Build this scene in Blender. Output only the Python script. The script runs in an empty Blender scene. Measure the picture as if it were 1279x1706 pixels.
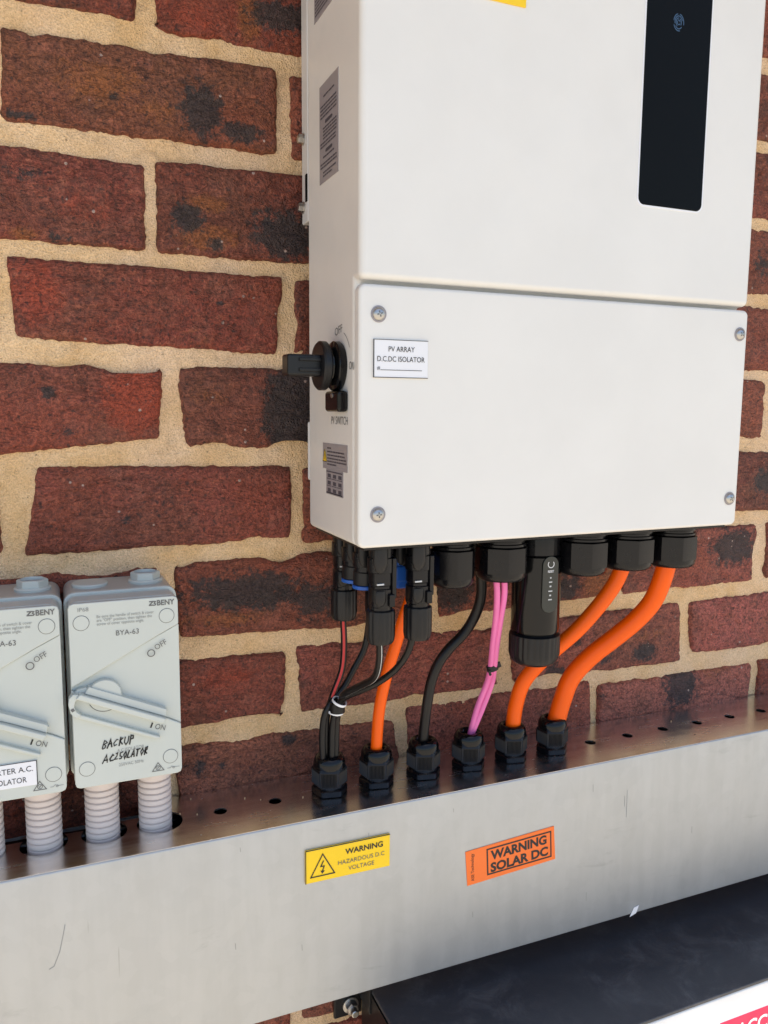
import bpy, bmesh, math, random
from mathutils import Vector, Matrix, noise as mn

scene = bpy.context.scene
# ------------------------------------------------------------------ camera, light
cam_data = bpy.data.cameras.new('camera')
cam = bpy.data.objects.new('camera', cam_data)
scene.collection.objects.link(cam)
YAW, PITCH, ROLL = 0.3977, -0.1277, 0.0072
fwd = Vector((math.sin(YAW) * math.cos(PITCH), math.cos(YAW) * math.cos(PITCH), math.sin(PITCH)))
rgt = Vector((math.cos(YAW), -math.sin(YAW), 0))
upv = rgt.cross(fwd)
r2 = rgt * math.cos(ROLL) + upv * math.sin(ROLL)
u2 = -rgt * math.sin(ROLL) + upv * math.cos(ROLL)
cam.matrix_world = Matrix(((r2.x, u2.x, -fwd.x, -0.2104), (r2.y, u2.y, -fwd.y, -0.7220), (r2.z, u2.z, -fwd.z, -0.3014), (0, 0, 0, 1)))
cam_data.sensor_fit = 'VERTICAL'
cam_data.sensor_height = 36
cam_data.lens = 1336.6 / 1706 * 36
cam_data.clip_start = 0.01
cam_data.clip_end = 3000
scene.camera = cam

SUN_EL, SUN_AZ = math.radians(74), math.radians(8)     # azimuth measured from straight in front of the wall
world = bpy.data.worlds.new('World')
scene.world = world
world.use_nodes = True
wn = world.node_tree.nodes
sky = wn.new('ShaderNodeTexSky')
sky.sky_type = 'NISHITA'
sky.sun_disc = False
sky.sun_elevation = SUN_EL
sky.sun_rotation = math.pi - SUN_AZ
wn['Background'].inputs['Strength'].default_value = 0.14
world.node_tree.links.new(sky.outputs['Color'], wn['Background'].inputs['Color'])
sun_data = bpy.data.lights.new('sun', 'SUN')
sun_data.energy = 5.0
sun_data.angle = math.radians(0.5)
sun_data.color = (1.0, 0.93, 0.82)
sun = bpy.data.objects.new('sun', sun_data)
scene.collection.objects.link(sun)
to_sun = Vector((math.sin(SUN_AZ) * math.cos(SUN_EL), -math.cos(SUN_AZ) * math.cos(SUN_EL), math.sin(SUN_EL)))
sun.rotation_euler = to_sun.to_track_quat('Z', 'Y').to_euler()
scene.view_settings.view_transform = 'Standard'
scene.view_settings.look = 'None'
scene.view_settings.gamma = 1
scene.view_settings.exposure = 0.74
scene.view_settings.use_curve_mapping = False
scene.cycles.max_bounces = 6
scene.cycles.diffuse_bounces = 3
scene.cycles.glossy_bounces = 4

# ------------------------------------------------------------------ measured tables (metres, on the wall face)
BRICKS = {
    (0, -3): [None, None, (-0.129, 0.0098), None],
    (0, -1): [None, None, None, (-0.1163, 0.0066)],
    (-1, -2): [(-0.2288, -0.012), (-0.0119, -0.0067), (-0.0116, -0.0785), (-0.233, -0.0804)],
    (-1, 0): [(0.001, -0.0111), None, None, (0.0016, -0.0799)],
    (-2, -3): [None, (-0.1257, -0.1016), (-0.1267, -0.1698), (-0.2992, -0.1699)],
    (-2, -1): [(-0.1159, -0.0971), None, (0.0201, -0.1707), (-0.117, -0.171)],
    (-3, -2): [(-0.2345, -0.1826), (-0.0071, -0.1843), (-0.0128, -0.2531), (-0.2301, -0.2463)],
    (-3, 0): [(0.003, -0.1852), None, None, (0.0036, -0.2531)],
    (-4, -3): [None, (-0.1156, -0.2671), (-0.1193, -0.328), (-0.2888, -0.3447)],
    (-4, -1): [(-0.1024, -0.2657), (0.124, -0.2654), (0.125, -0.3428), (-0.0964, -0.3355)],
    (-5, -4): [None, (-0.2471, -0.3612), (-0.2487, -0.4226), None],
    (-5, -2): [(-0.2184, -0.352), (-0.0006, -0.3545), (-0.0011, -0.423), (-0.2312, -0.4253)],
    (-5, 0): [(0.0111, -0.357), None, None, (0.0095, -0.4282)],
    (-6, -3): [None, (-0.1245, -0.4419), (-0.1253, -0.5075), None],
    (-6, -1): [(-0.111, -0.4401), (0.1343, -0.4385), (0.134, -0.5175), (-0.1058, -0.509)],
    (-6, 1): [(0.1464, -0.4405), (0.3714, -0.4404), (0.3801, -0.5087), (0.1559, -0.5152)],
    (-6, 3): [(0.3805, -0.4395), None, None, (0.3887, -0.5108)],
    (-7, -2): [None, (-0.0079, -0.5336), (-0.0096, -0.598), None],
    (-7, 0): [(0.0029, -0.5283), (0.2278, -0.53), (0.2306, -0.5976), (0.0079, -0.597)],
    (-7, 2): [(0.2435, -0.5309), (0.4751, -0.5268), (0.4801, -0.5995), (0.2479, -0.5971)],
    (-7, 4): [(0.4899, -0.5281), None, None, (0.4973, -0.5925)],
    (-8, -1): [None, (0.1042, -0.6174), None, None],
    (-8, 1): [(0.1176, -0.6065), (0.3492, -0.6074), None, None],
    (-8, 3): [(0.3621, -0.614), (0.5955, -0.6162), None, None],
    (-8, 5): [(0.6064, -0.6128), None, None, None],
}
BURN = [ (-0.0777, -0.0522, 0.018, 0.0225, 1), (-0.0471, -0.0661, 0.0225, 0.009, 0.8), (-0.1477, -0.0515, 0.0056, 0.0044, 0.8), (-0.22, -0.0755, 0.018, 0.004, 0.8), (-0.0062, 0.0353, 0.027, 0.0128, 1), (-0.0913, -0.1421, 0.013, 0.012, 1), (-0.0681, -0.161, 0.008, 0.006, 0.9), (-0.0051, -0.1475, 0.0288, 0.021, 1), (0.0044, -0.3039, 0.0264, 0.0396, 1.5), (-0.1481, -0.3994, 0.007, 0.0048, 0.6), (-0.0453, -0.4702, 0.057, 0.018, 1), (0.0188, -0.4843, 0.024, 0.018, 0.9), (0.168, -0.4909, 0.0266, 0.0156, 1), (0.3617, -0.5735, 0.0192, 0.014, 0.8), (0.4239, -0.5813, 0.018, 0.0119, 0.9), (0.3238, -0.5533, 0.0128, 0.0112, 0.6), (0.5538, -0.4636, 0.034, 0.0208, 1.1), (0.4821, -0.6282, 0.0234, 0.0252, 1.1), (0.3093, -0.496, 0.0208, 0.0168, 0.9), (0.5958, -0.3843, 0.016, 0.016, 1), (-0.0924, -0.6331, 0.006, 0.0072, 1), (-0.0701, -0.637, 0.0036, 0.0042, 0.8), (-0.0062, -0.6204, 0.0072, 0.0054, 0.9), (-0.2075, -0.2904, 0.007, 0.006, 0.9), (0.5708, -0.1301, 0.018, 0.021, 0.6), (0.2973, -0.5904, 0.016, 0.0112, 0.8), (-0.0739, -0.239, 0.006, 0.0025, 0.5), (-0.0644, -0.2112, 0.005, 0.003, 0.8), (-0.1932, -0.1652, 0.01, 0.004, 0.8), (-0.2177, -0.1192, 0.016, 0.006, 0.6), (0.3644, -0.6272, 0.0108, 0.007, 0.5), (-0.1949, -0.3199, 0.015, 0.01, 0.4) ]
ORANGE = [ (-0.1567, -0.0427, 0.035, 0.019, 0.8), (-0.1148, -0.0575, 0.02, 0.0112, 0.7), (-0.0353, 0.0291, 0.011, 0.019, 1), (-0.0742, -0.1276, 0.02, 0.008, 0.9), (-0.0747, -0.1556, 0.0275, 0.012, 0.9), (0.3574, -0.4895, 0.0234, 0.0252, 1), (-0.2198, -0.1652, 0.012, 0.006, 0.8), (0.0811, -0.5019, 0.036, 0.012, 0.5), (-0.0625, -0.4942, 0.048, 0.0084, 0.7), (0.5349, -0.6121, 0.036, 0.014, 0.6), (0.4122, -0.5612, 0.054, 0.016, 0.5), (-0.0843, -0.2394, 0.03, 0.01, 0.4), (-0.0749, -0.2912, 0.025, 0.015, 0.4) ]
RED = [ (-0.1389, -0.2945, 0.0275, 0.033, 1), (-0.213, -0.209, 0.025, 0.03, 0.7), (-0.1695, -0.1419, 0.035, 0.02, 0.5), (-0.0835, 0.0204, 0.025, 0.0175, 0.6), (-0.0635, -0.5516, 0.036, 0.018, 0.6), (-0.0873, -0.3763, 0.03, 0.024, 0.4) ]
ORANGE_L = [ (0.0681, -0.045, -0.6324), (0.0669, -0.0476, -0.6179), (0.0686, -0.0503, -0.5815), (0.0752, -0.0529, -0.5464), (0.0824, -0.0555, -0.5203), (0.089, -0.0581, -0.4944), (0.0972, -0.0607, -0.4688), (0.103, -0.0634, -0.4433), (0.1051, -0.066, -0.4205) ]
BLACK_C = [ (0.1177, -0.045, -0.6364), (0.1159, -0.0483, -0.6169), (0.12, -0.0516, -0.5703), (0.1263, -0.0549, -0.5461), (0.1366, -0.0582, -0.5296), (0.1514, -0.0615, -0.5143), (0.1603, -0.0648, -0.4984), (0.1646, -0.0681, -0.4816), (0.1635, -0.0714, -0.4633), (0.1579, -0.0747, -0.4421), (0.151, -0.078, -0.4185) ]
PINK_A = [ (0.1685, -0.045, -0.6353), (0.1703, -0.045, -0.623), (0.1753, -0.0483, -0.5968), (0.1806, -0.0569, -0.5692), (0.1773, -0.0686, -0.5492), (0.1717, -0.0814, -0.5199), (0.1672, -0.0931, -0.4927), (0.1627, -0.1017, -0.4682), (0.1589, -0.105, -0.4478), (0.158, -0.105, -0.4395) ]
PINK_B = [ (0.1693, -0.046, -0.6351), (0.1718, -0.046, -0.6228), (0.1803, -0.0493, -0.5984), (0.1856, -0.0577, -0.5695), (0.181, -0.0692, -0.5495), (0.176, -0.0818, -0.5203), (0.1723, -0.0933, -0.4931), (0.1703, -0.1017, -0.4688), (0.1671, -0.105, -0.4484), (0.1662, -0.105, -0.44) ]
ORANGE_M = [ (0.2177, -0.045, -0.64), (0.2194, -0.045, -0.6248), (0.2206, -0.0476, -0.6009), (0.224, -0.0544, -0.5756), (0.2341, -0.064, -0.555), (0.2472, -0.075, -0.5366), (0.2655, -0.086, -0.5153), (0.2835, -0.0956, -0.4893), (0.2957, -0.1024, -0.4666), (0.3025, -0.105, -0.4452), (0.3046, -0.105, -0.4318) ]
ORANGE_R = [ (0.2692, -0.045, -0.6396), (0.2738, -0.045, -0.6231), (0.2772, -0.0476, -0.6043), (0.2825, -0.0544, -0.5779), (0.2969, -0.064, -0.5548), (0.316, -0.075, -0.5347), (0.3341, -0.086, -0.5148), (0.3475, -0.0956, -0.4931), (0.3529, -0.1024, -0.4686), (0.356, -0.105, -0.4464), (0.3558, -0.105, -0.4318) ]
PV_RED = [(0.0326, -0.05, -0.4742), (0.0321, -0.0496, -0.4865), (0.0334, -0.0493, -0.5144), (0.0318, -0.0489, -0.5382), (0.0255, -0.0485, -0.556), (0.0215, -0.047, -0.568), (0.0174, -0.046, -0.586), (0.0168, -0.046, -0.617), (0.0183, -0.046, -0.634)]
PV_WHITE = [(0.0341, -0.131, -0.4786), (0.0347, -0.131, -0.4903), (0.0373, -0.125, -0.5082), (0.0392, -0.11, -0.5282), (0.0343, -0.09, -0.5416), (0.026, -0.07, -0.5549), (0.0275, -0.058, -0.566), (0.0262, -0.05, -0.586), (0.025, -0.05, -0.617), (0.0232, -0.05, -0.634)]
PV_MID = [(0.0597, -0.05, -0.4822), (0.0577, -0.049, -0.4994), (0.0541, -0.048, -0.5222), (0.0444, -0.047, -0.5403), (0.0347, -0.046, -0.5573), (0.0205, -0.05, -0.569), (0.0128, -0.05, -0.586), (0.0121, -0.05, -0.617), (0.0155, -0.049, -0.634)]
PV_FRONT = [(0.0671, -0.131, -0.4742), (0.0645, -0.131, -0.4899), (0.0624, -0.124, -0.5073), (0.0565, -0.11, -0.5256), (0.0445, -0.093, -0.542), (0.0321, -0.075, -0.5541), (0.0255, -0.063, -0.564), (0.0221, -0.051, -0.586), (0.0209, -0.051, -0.617), (0.02074, -0.051, -0.634)]


random.seed(7)
COL = scene.collection
WL = {}                                                   # world location of every object

# ------------------------------------------------------------------ materials
def mat(name, color, rough=0.5, metal=0.0, spec=0.5, coat=0.0):
    m = bpy.data.materials.new(name)
    m.use_nodes = True
    b = m.node_tree.nodes['Principled BSDF']
    b.inputs['Base Color'].default_value = (*color, 1)
    b.inputs['Roughness'].default_value = rough
    b.inputs['Metallic'].default_value = metal
    b.inputs['Specular IOR Level'].default_value = spec
    b.inputs['Coat Weight'].default_value = coat
    return m

class NT:
    """small helper to write node trees"""
    def __init__(self, m):
        self.m, self.t = m, m.node_tree
        self.b = m.node_tree.nodes['Principled BSDF']
    def n(self, kind, **kw):
        nd = self.t.nodes.new(kind)
        for k, v in kw.items():
            if k in nd.inputs: nd.inputs[k].default_value = v
            else: setattr(nd, k, v)
        return nd
    def l(self, a, b): self.t.links.new(a, b)
    def coord(self, kind='Object', scale=(1, 1, 1)):
        tc = self.n('ShaderNodeTexCoord')
        mp = self.n('ShaderNodeMapping')
        mp.inputs['Scale'].default_value = scale
        self.l(tc.outputs[kind], mp.inputs['Vector'])
        return mp.outputs['Vector']
    def noise(self, vec, scale, detail=4, rough=0.6, dist=0.0):
        nd = self.n('ShaderNodeTexNoise')
        nd.inputs['Scale'].default_value = scale
        nd.inputs['Detail'].default_value = detail
        nd.inputs['Roughness'].default_value = rough
        nd.inputs['Distortion'].default_value = dist
        self.l(vec, nd.inputs['Vector'])
        return nd.outputs['Fac']
    def ramp(self, fac, lo, hi, a=0.0, b=1.0):
        nd = self.n('ShaderNodeMapRange')
        nd.interpolation_type = 'SMOOTHSTEP'
        for k, v in zip(('From Min', 'From Max', 'To Min', 'To Max'), (lo, hi, a, b)): nd.inputs[k].default_value = v
        self.l(fac, nd.inputs['Value'])
        return nd.outputs['Result']
    def math(self, op, a, b=None):
        nd = self.n('ShaderNodeMath', operation=op)
        for i, v in enumerate((a, b)):
            if v is None: continue
            if isinstance(v, (int, float)): nd.inputs[i].default_value = v
            else: self.l(v, nd.inputs[i])
        return nd.outputs[0]
    def mix(self, fac, a, b, mode='MIX'):
        nd = self.n('ShaderNodeMix', data_type='RGBA', blend_type=mode)
        for sock, v in ((nd.inputs['Factor'], fac), (nd.inputs[6], a), (nd.inputs[7], b)):
            if isinstance(v, (int, float)): sock.default_value = v
            elif isinstance(v, tuple): sock.default_value = (*v, 1)
            else: self.l(v, sock)
        return nd.outputs[2]
    def bump(self, *hs):
        prev = None
        for h, strength, dist in hs:
            nd = self.n('ShaderNodeBump')
            nd.inputs['Strength'].default_value = strength
            nd.inputs['Distance'].default_value = dist
            self.l(h, nd.inputs['Height'])
            if prev: self.l(prev, nd.inputs['Normal'])
            prev = nd.outputs['Normal']
        self.l(prev, self.b.inputs['Normal'])

def make_brick_mat():
    m = mat('fired_clay_brick', (0.12, 0.03, 0.025), 0.66, spec=0.5)
    t = NT(m)
    oi = t.n('ShaderNodeObjectInfo')
    at = t.n('ShaderNodeAttribute', attribute_name='stain')
    sep = t.n('ShaderNodeSeparateColor')
    t.l(at.outputs['Color'], sep.inputs['Color'])
    tc = t.n('ShaderNodeTexCoord')
    off = t.n('ShaderNodeVectorMath', operation='SCALE')
    comb = t.n('ShaderNodeCombineXYZ', X=3.1, Y=1.7, Z=2.3)
    t.l(comb.outputs[0], off.inputs[0]); t.l(oi.outputs['Random'], off.inputs['Scale'])
    add = t.n('ShaderNodeVectorMath', operation='ADD')
    t.l(tc.outputs['Object'], add.inputs[0]); t.l(off.outputs[0], add.inputs[1])
    v = add.outputs[0]
    big = t.noise(v, 14, 3, 0.55)
    mid = t.noise(v, 55, 3, 0.65, 0.4)
    fine = t.noise(v, 420, 2, 0.7)
    grain = t.noise(v, 1500, 0, 0.6)
    c = oi.outputs['Color']
    c = t.mix(t.ramp(big, 0.42, 0.68, 0, 0.5), c, (0.115, 0.046, 0.022))
    c = t.mix(t.ramp(mid, 0.46, 0.72, 0, 0.6), c, (0.260, 0.085, 0.052))
    bloom = t.ramp(t.noise(v, 32, 5, 0.72, 0.3), 0.54, 0.76, 0, 0.34)
    c = t.mix(bloom, c, (0.30, 0.112, 0.068))
    dusk = t.ramp(t.noise(v, 24, 4, 0.7, 0.8), 0.55, 0.74, 0, 0.5)
    c = t.mix(dusk, c, (0.062, 0.026, 0.016))
    sand_relief = t.noise(v, 170, 3, 0.7, 0.2)  # sand coat; its relief shading is put into the colour: dark lows, bright highs
    c = t.mix(t.ramp(sand_relief, 0.36, 0.52, 0.55, 0), c, (0.070, 0.024, 0.016))
    c = t.mix(t.ramp(sand_relief, 0.54, 0.72, 0, 0.60), c, (0.330, 0.110, 0.062))
    hue = t.noise(v, 9, 2, 0.5)
    c = t.mix(t.ramp(hue, 0.50, 0.70, 0, 0.45), c, (0.260, 0.052, 0.022))
    # stains: R burnt, G orange, B bright red
    rag = t.math('SUBTRACT', t.noise(v, 120, 5, 0.78, 0.3), 0.5)
    def msk(ch, k, lo, hi, amt):
        s = t.math('ADD', sep.outputs[ch], t.math('MULTIPLY', rag, t.math('MULTIPLY', k, t.math('MINIMUM', t.math('MULTIPLY', sep.outputs[ch], 3.0), 1.0))))
        return t.ramp(s, lo, hi, 0, amt)
    c = t.mix(msk('Blue', 1.1, 0.25, 0.8, 0.8), c, (0.290, 0.046, 0.018))
    c = t.mix(msk('Green', 1.6, 0.3, 0.75, 0.75), c, (0.250, 0.082, 0.022))
    c = t.mix(msk('Red', 2.3, 0.30, 0.64, 0.88), c, (0.024, 0.022, 0.021))
    # scattered small burnt freckles
    fr = t.noise(v, 75, 3, 0.5)
    c = t.mix(t.ramp(fr, 0.66, 0.80, 0, 0.8), c, (0.028, 0.022, 0.022))
    c = t.mix(1.0, c, t.mix(t.ramp(fine, 0.25, 0.75), (0.58, 0.55, 0.55), (1.50, 1.48, 1.48)), 'MULTIPLY')
    c = t.mix(1.0, c, t.mix(t.ramp(grain, 0.3, 0.7), (0.8, 0.8, 0.8), (1.2, 1.2, 1.2)), 'MULTIPLY')
    vo = t.n('ShaderNodeTexVoronoi')
    vo.inputs['Scale'].default_value = 105
    t.l(v, vo.inputs['Vector'])
    sc2 = t.n('ShaderNodeSeparateColor'); t.l(vo.outputs['Color'], sc2.inputs['Color'])
    spk = t.math('MULTIPLY', t.ramp(vo.outputs['Distance'], 0.10, 0.17, 1, 0), t.ramp(sc2.outputs['Red'], 0.90, 0.91))
    c = t.mix(spk, c, (0.42, 0.30, 0.25))
    pit = t.ramp(t.noise(v, 300, 0, 0.5), 0.70, 0.80)
    c = t.mix(t.math('MULTIPLY', pit, 0.7), c, (0.03, 0.015, 0.013))  # dark pits, also standing in for relief shade within the colour
    t.l(c, t.b.inputs['Base Color'])
    mp = t.n('ShaderNodeMapping'); mp.inputs['Scale'].default_value = (0.55, 1, 1.4); mp.inputs['Rotation'].default_value = (0, 0.5, 0)
    t.l(v, mp.inputs['Vector'])
    fold = t.noise(mp.outputs[0], 45, 3, 0.62, 1.6)
    creases = t.math('ABSOLUTE', t.math('SUBTRACT', fold, 0.5))
    cr = t.ramp(creases, 0.0, 0.035)
    hh = t.math('ADD', t.math('MULTIPLY', fold, 0.0042), t.math('ADD', t.math('MULTIPLY', cr, 0.0008), t.math('ADD', t.math('ADD', t.math('MULTIPLY', sand_relief, 0.0030), t.math('MULTIPLY', fine, 0.0021)), t.math('MULTIPLY', grain, 0.0004))))
    t.bump((hh, 0.9, 1.0))
    return m

def make_mortar_mat():
    m = mat('sandy_mortar', (0.55, 0.38, 0.2), 0.92, spec=0.2)
    t = NT(m)
    v = t.coord()
    c = t.mix(t.ramp(t.noise(v, 18, 4), 0.35, 0.7), (0.85, 0.595, 0.345), (0.75, 0.485, 0.235))
    c = t.mix(t.ramp(t.noise(v, 6, 3), 0.45, 0.7, 0, 0.5), c, (0.86, 0.63, 0.45))
    g = t.noise(v, 700, 1, 0.7)
    c = t.mix(1.0, c, t.mix(t.ramp(g, 0.28, 0.72), (0.85, 0.83, 0.80), (1.12, 1.12, 1.12)), 'MULTIPLY')
    d = t.ramp(t.noise(v, 330, 2, 0.5), 0.68, 0.75)
    c = t.mix(t.math('MULTIPLY', d, 0.65), c, (0.20, 0.12, 0.06))
    c = t.mix(t.ramp(t.noise(v, 30, 3, 0.7), 0.58, 0.74, 0, 0.45), c, (0.38, 0.25, 0.15))
    t.l(c, t.b.inputs['Base Color'])
    hh = t.math('ADD', t.math('MULTIPLY', t.noise(v, 110, 4, 0.7), 0.004), t.math('MULTIPLY', g, 0.0022))
    t.bump((hh, 0.9, 1.0))
    return m

def make_metal(name, lo, hi, r0, r1, streak=(90, 90, 5)):
    m = mat(name, (0.6, 0.6, 0.6), 0.4, 1.0)
    t = NT(m)
    v = t.coord(scale=streak)
    w_ = t.coord()
    n1 = t.noise(v, 1.0, 5, 0.6)
    n2 = t.noise(w_, 26, 5, 0.65, 0.3)
    n3 = t.noise(w_, 7, 3)
    c = t.mix(t.ramp(n1, 0.3, 0.7), lo, hi)
    c = t.mix(t.ramp(n2, 0.56, 0.80, 0, 0.16), c, tuple(0.62 * q for q in lo))
    c = t.mix(t.ramp(n3, 0.35, 0.7, 0, 0.35), c, hi)
    # fine scuffs: thin short dashes along the height of the sheet
    vs = t.coord(scale=(260, 260, 16))
    sc = t.ramp(t.noise(vs, 1.0, 1, 0.3), 0.80, 0.86)
    c = t.mix(t.math('MULTIPLY', sc, 0.6), c, (0.22, 0.22, 0.22))
    sm = t.ramp(t.noise(t.coord(scale=(16, 16, 55)), 1.0, 5, 0.7, 0.5), 0.60, 0.78, 0, 0.30)
    c = t.mix(sm, c, tuple(0.60 * q for q in lo))
    vo = t.n('ShaderNodeTexVoronoi'); vo.inputs['Scale'].default_value = 85; vo.inputs['Randomness'].default_value = 1.0
    t.l(w_, vo.inputs['Vector'])
    sp = t.n('ShaderNodeSeparateColor'); t.l(vo.outputs['Color'], sp.inputs['Color'])
    c = t.mix(1.0, c, t.mix(sp.outputs['Red'], (0.982, 0.982, 0.982), (1.018, 1.018, 1.018)), 'MULTIPLY')
    t.l(c, t.b.inputs['Base Color'])
    r = t.ramp(t.math('ADD', t.math('MULTIPLY', n1, 0.5), t.math('MULTIPLY', n2, 0.5)), 0.3, 0.7, r0, r1)
    t.l(r, t.b.inputs['Roughness'])
    t.bump((n2, 0.04, 0.002))
    return m

def plastic(name, color, rough, grain=0.06, scale=900, var=0.06, spec=0.5):
    m = mat(name, color, rough, spec=spec)
    t = NT(m)
    v = t.coord()
    n = t.noise(v, 12, 4, 0.6)
    c = t.mix(t.ramp(n, 0.3, 0.7), tuple(q * (1 - var) for q in color), tuple(min(1, q * (1 + var)) for q in color))
    t.l(c, t.b.inputs['Base Color'])
    t.l(t.ramp(t.noise(v, 35, 4), 0.3, 0.7, rough * 0.85, min(1, rough * 1.15)), t.b.inputs['Roughness'])
    t.bump((t.noise(v, scale, 2), grain, 0.0004))
    return m

M = dict(
    brick=make_brick_mat(), mortar=make_mortar_mat(),
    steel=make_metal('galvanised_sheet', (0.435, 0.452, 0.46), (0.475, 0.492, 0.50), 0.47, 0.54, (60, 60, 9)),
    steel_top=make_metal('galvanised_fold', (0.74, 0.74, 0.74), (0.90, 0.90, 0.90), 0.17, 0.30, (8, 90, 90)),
    bolt=mat('bright_bolt_steel', (0.46, 0.45, 0.43), 0.34, 1.0),
    white=plastic('white_powder_coat', (0.755, 0.735, 0.69), 0.42, 0.10, 1400, 0.02),
    bracket=plastic('white_bracket_paint', (0.66, 0.64, 0.61), 0.5),
    grey=plastic('pale_grey_plastic', (0.54, 0.57, 0.525), 0.36, 0.05, 1200, 0.02),
    grey_dark=plastic('grey_base_plastic', (0.43, 0.42, 0.385), 0.34, 0.05, 1200, 0.03),
    conduit=plastic('pinkish_conduit_plastic', (0.70, 0.605, 0.55), 0.45, 0.05, 1200, 0.04),
    black=plastic('black_nylon', (0.0045, 0.0045, 0.0058), 0.26, 0.12, 900, 0.15, spec=0.32),
    gloss=plastic('glossy_black_plastic', (0.004, 0.004, 0.0045), 0.13, 0.02, 900, 0.1, spec=0.32),
    matte=plastic('matte_black_plastic', (0.0085, 0.0085, 0.0095), 0.36, 0.12, 900, 0.15, spec=0.32),
    rubber=plastic('black_cable_sheath', (0.0055, 0.0052, 0.0055), 0.36, 0.08, 700, 0.15, spec=0.32),
    orange=plastic('orange_cable_sheath', (0.93, 0.115, 0.0), 0.42, 0.08, 700, 0.06, spec=0.3),
    pink=plastic('pink_cable_sheath', (0.80, 0.17, 0.42), 0.42, 0.06, 700, 0.05),
    blue=plastic('blue_cap_plastic', (0.008, 0.090, 0.40), 0.4),
    redstripe=mat('red_stripe', (0.55, 0.03, 0.03), 0.5),
    whitestripe=mat('white_print', (0.55, 0.55, 0.54), 0.5),
    glass=mat('dark_display_glass', (0.006, 0.0065, 0.0065), 0.06, spec=0.06),
    window=plastic('dark_green_window', (0.018, 0.022, 0.019), 0.22),
    hole=mat('dark_hole', (0.006, 0.006, 0.006), 0.9, spec=0.1),
    ink=mat('black_print', (0.018, 0.018, 0.018), 0.6),
    ink_grey=mat('grey_print', (0.13, 0.13, 0.125), 0.6),
    ink_soft=mat('soft_grey_print', (0.27, 0.28, 0.27), 0.6),
    paper=plastic('white_label_plastic', (0.80, 0.80, 0.82), 0.45, 0.02, 900, 0.01),
    label_grey=plastic('silver_grey_label', (0.30, 0.275, 0.285), 0.4),
    label_ink=mat('label_ink', (0.07, 0.065, 0.08), 0.6),
    yellow=plastic('yellow_label_plastic', (0.92, 0.60, 0.004), 0.42, 0.02, 900, 0.02),
    orange_label=plastic('orange_sticker', (0.93, 0.175, 0.020), 0.5, 0.02, 900, 0.02),
    red_label=plastic('red_sticker', (0.74, 0.012, 0.075), 0.45),
    icon=mat('blue_icon', (0.06, 0.13, 0.24), 0.5),
    cabinet_top=plastic('dusty_black_lid', (0.032, 0.035, 0.043), 0.40, 0.2, 500, 0.3),
    cabinet=plastic('cabinet_white_paint', (0.80, 0.79, 0.78), 0.45),
    soffit=plastic('timber_soffit_paint', (0.36, 0.29, 0.20), 0.7),
    paving=plastic('pale_concrete_paving', (0.46, 0.41, 0.335), 0.85, 0.4, 60, 0.15),
)
M['steel'].node_tree.nodes['Principled BSDF'].inputs['Metallic'].default_value = 0.62
# dust wiped about on the black lid
t_ = NT(M['cabinet_top'])
v_ = t_.coord()
d_ = t_.ramp(t_.noise(v_, 26, 6, 0.72, 0.5), 0.42, 0.72, 0, 0.75)
d2_ = t_.ramp(t_.noise(v_, 5, 3), 0.3, 0.7)
t_.l(t_.mix(t_.math('MULTIPLY', d_, d2_), (0.046, 0.049, 0.057), (0.15, 0.152, 0.160)), t_.b.inputs['Base Color'])

# ------------------------------------------------------------------ object helpers
def put(name, me, material, parent=None, loc=(0, 0, 0), smooth=None, bevel=0.0, segs=3):
    """link a mesh (or bmesh) whose vertices are relative to the world point loc"""
    if isinstance(me, bmesh.types.BMesh):
        bm = me
        bmesh.ops.recalc_face_normals(bm, faces=bm.faces)
        me = bpy.data.meshes.new(name)
        bm.to_mesh(me); bm.free()
    if material and not me.materials: me.materials.append(M[material])
    o = bpy.data.objects.new(name, me)
    COL.objects.link(o)
    o.parent = parent
    WL[o.name] = Vector(loc)
    o.location = Vector(loc) - (WL[parent.name] if parent else Vector())
    if smooth is not None or bevel:
        for pl in me.polygons: pl.use_smooth = True
        if not bevel and smooth < 180: me.set_sharp_from_angle(angle=math.radians(smooth))
    if bevel:
        b = o.modifiers.new('bevel', 'BEVEL')
        b.width, b.segments, b.limit_method, b.angle_limit = bevel, segs, 'ANGLE', math.radians(40)
        b.harden_normals = True
    return o

def thing(name, label, cat, loc, group=None):
    o = bpy.data.objects.new(name, None)
    o.empty_display_size = 0.02
    COL.objects.link(o)
    o.location = loc
    WL[o.name] = Vector(loc)
    o['label'], o['category'] = label, cat
    if group: o['group'] = group
    return o

def copy_part(o, parent, loc):
    """copy of a part with its sub-parts, at world point loc, sharing mesh data"""
    c = o.copy(); COL.objects.link(c); c.parent = parent
    WL[c.name] = Vector(loc); c.location = Vector(loc) - WL[parent.name]
    for ch in o.children:
        d = ch.copy(); COL.objects.link(d); d.parent = c
        WL[d.name] = Vector(loc) + ch.location
    return c

def box(x0, x1, y0, y1, z0, z1, bm=None):
    bm = bm or bmesh.new()
    vs = [bm.verts.new((x, y, z)) for x in (x0, x1) for y in (y0, y1) for z in (z0, z1)]
    for f in ((0, 1, 3, 2), (4, 6, 7, 5), (0, 4, 5, 1), (2, 3, 7, 6), (0, 2, 6, 4), (1, 5, 7, 3)):
        bm.faces.new([vs[i] for i in f])
    return bm

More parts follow.
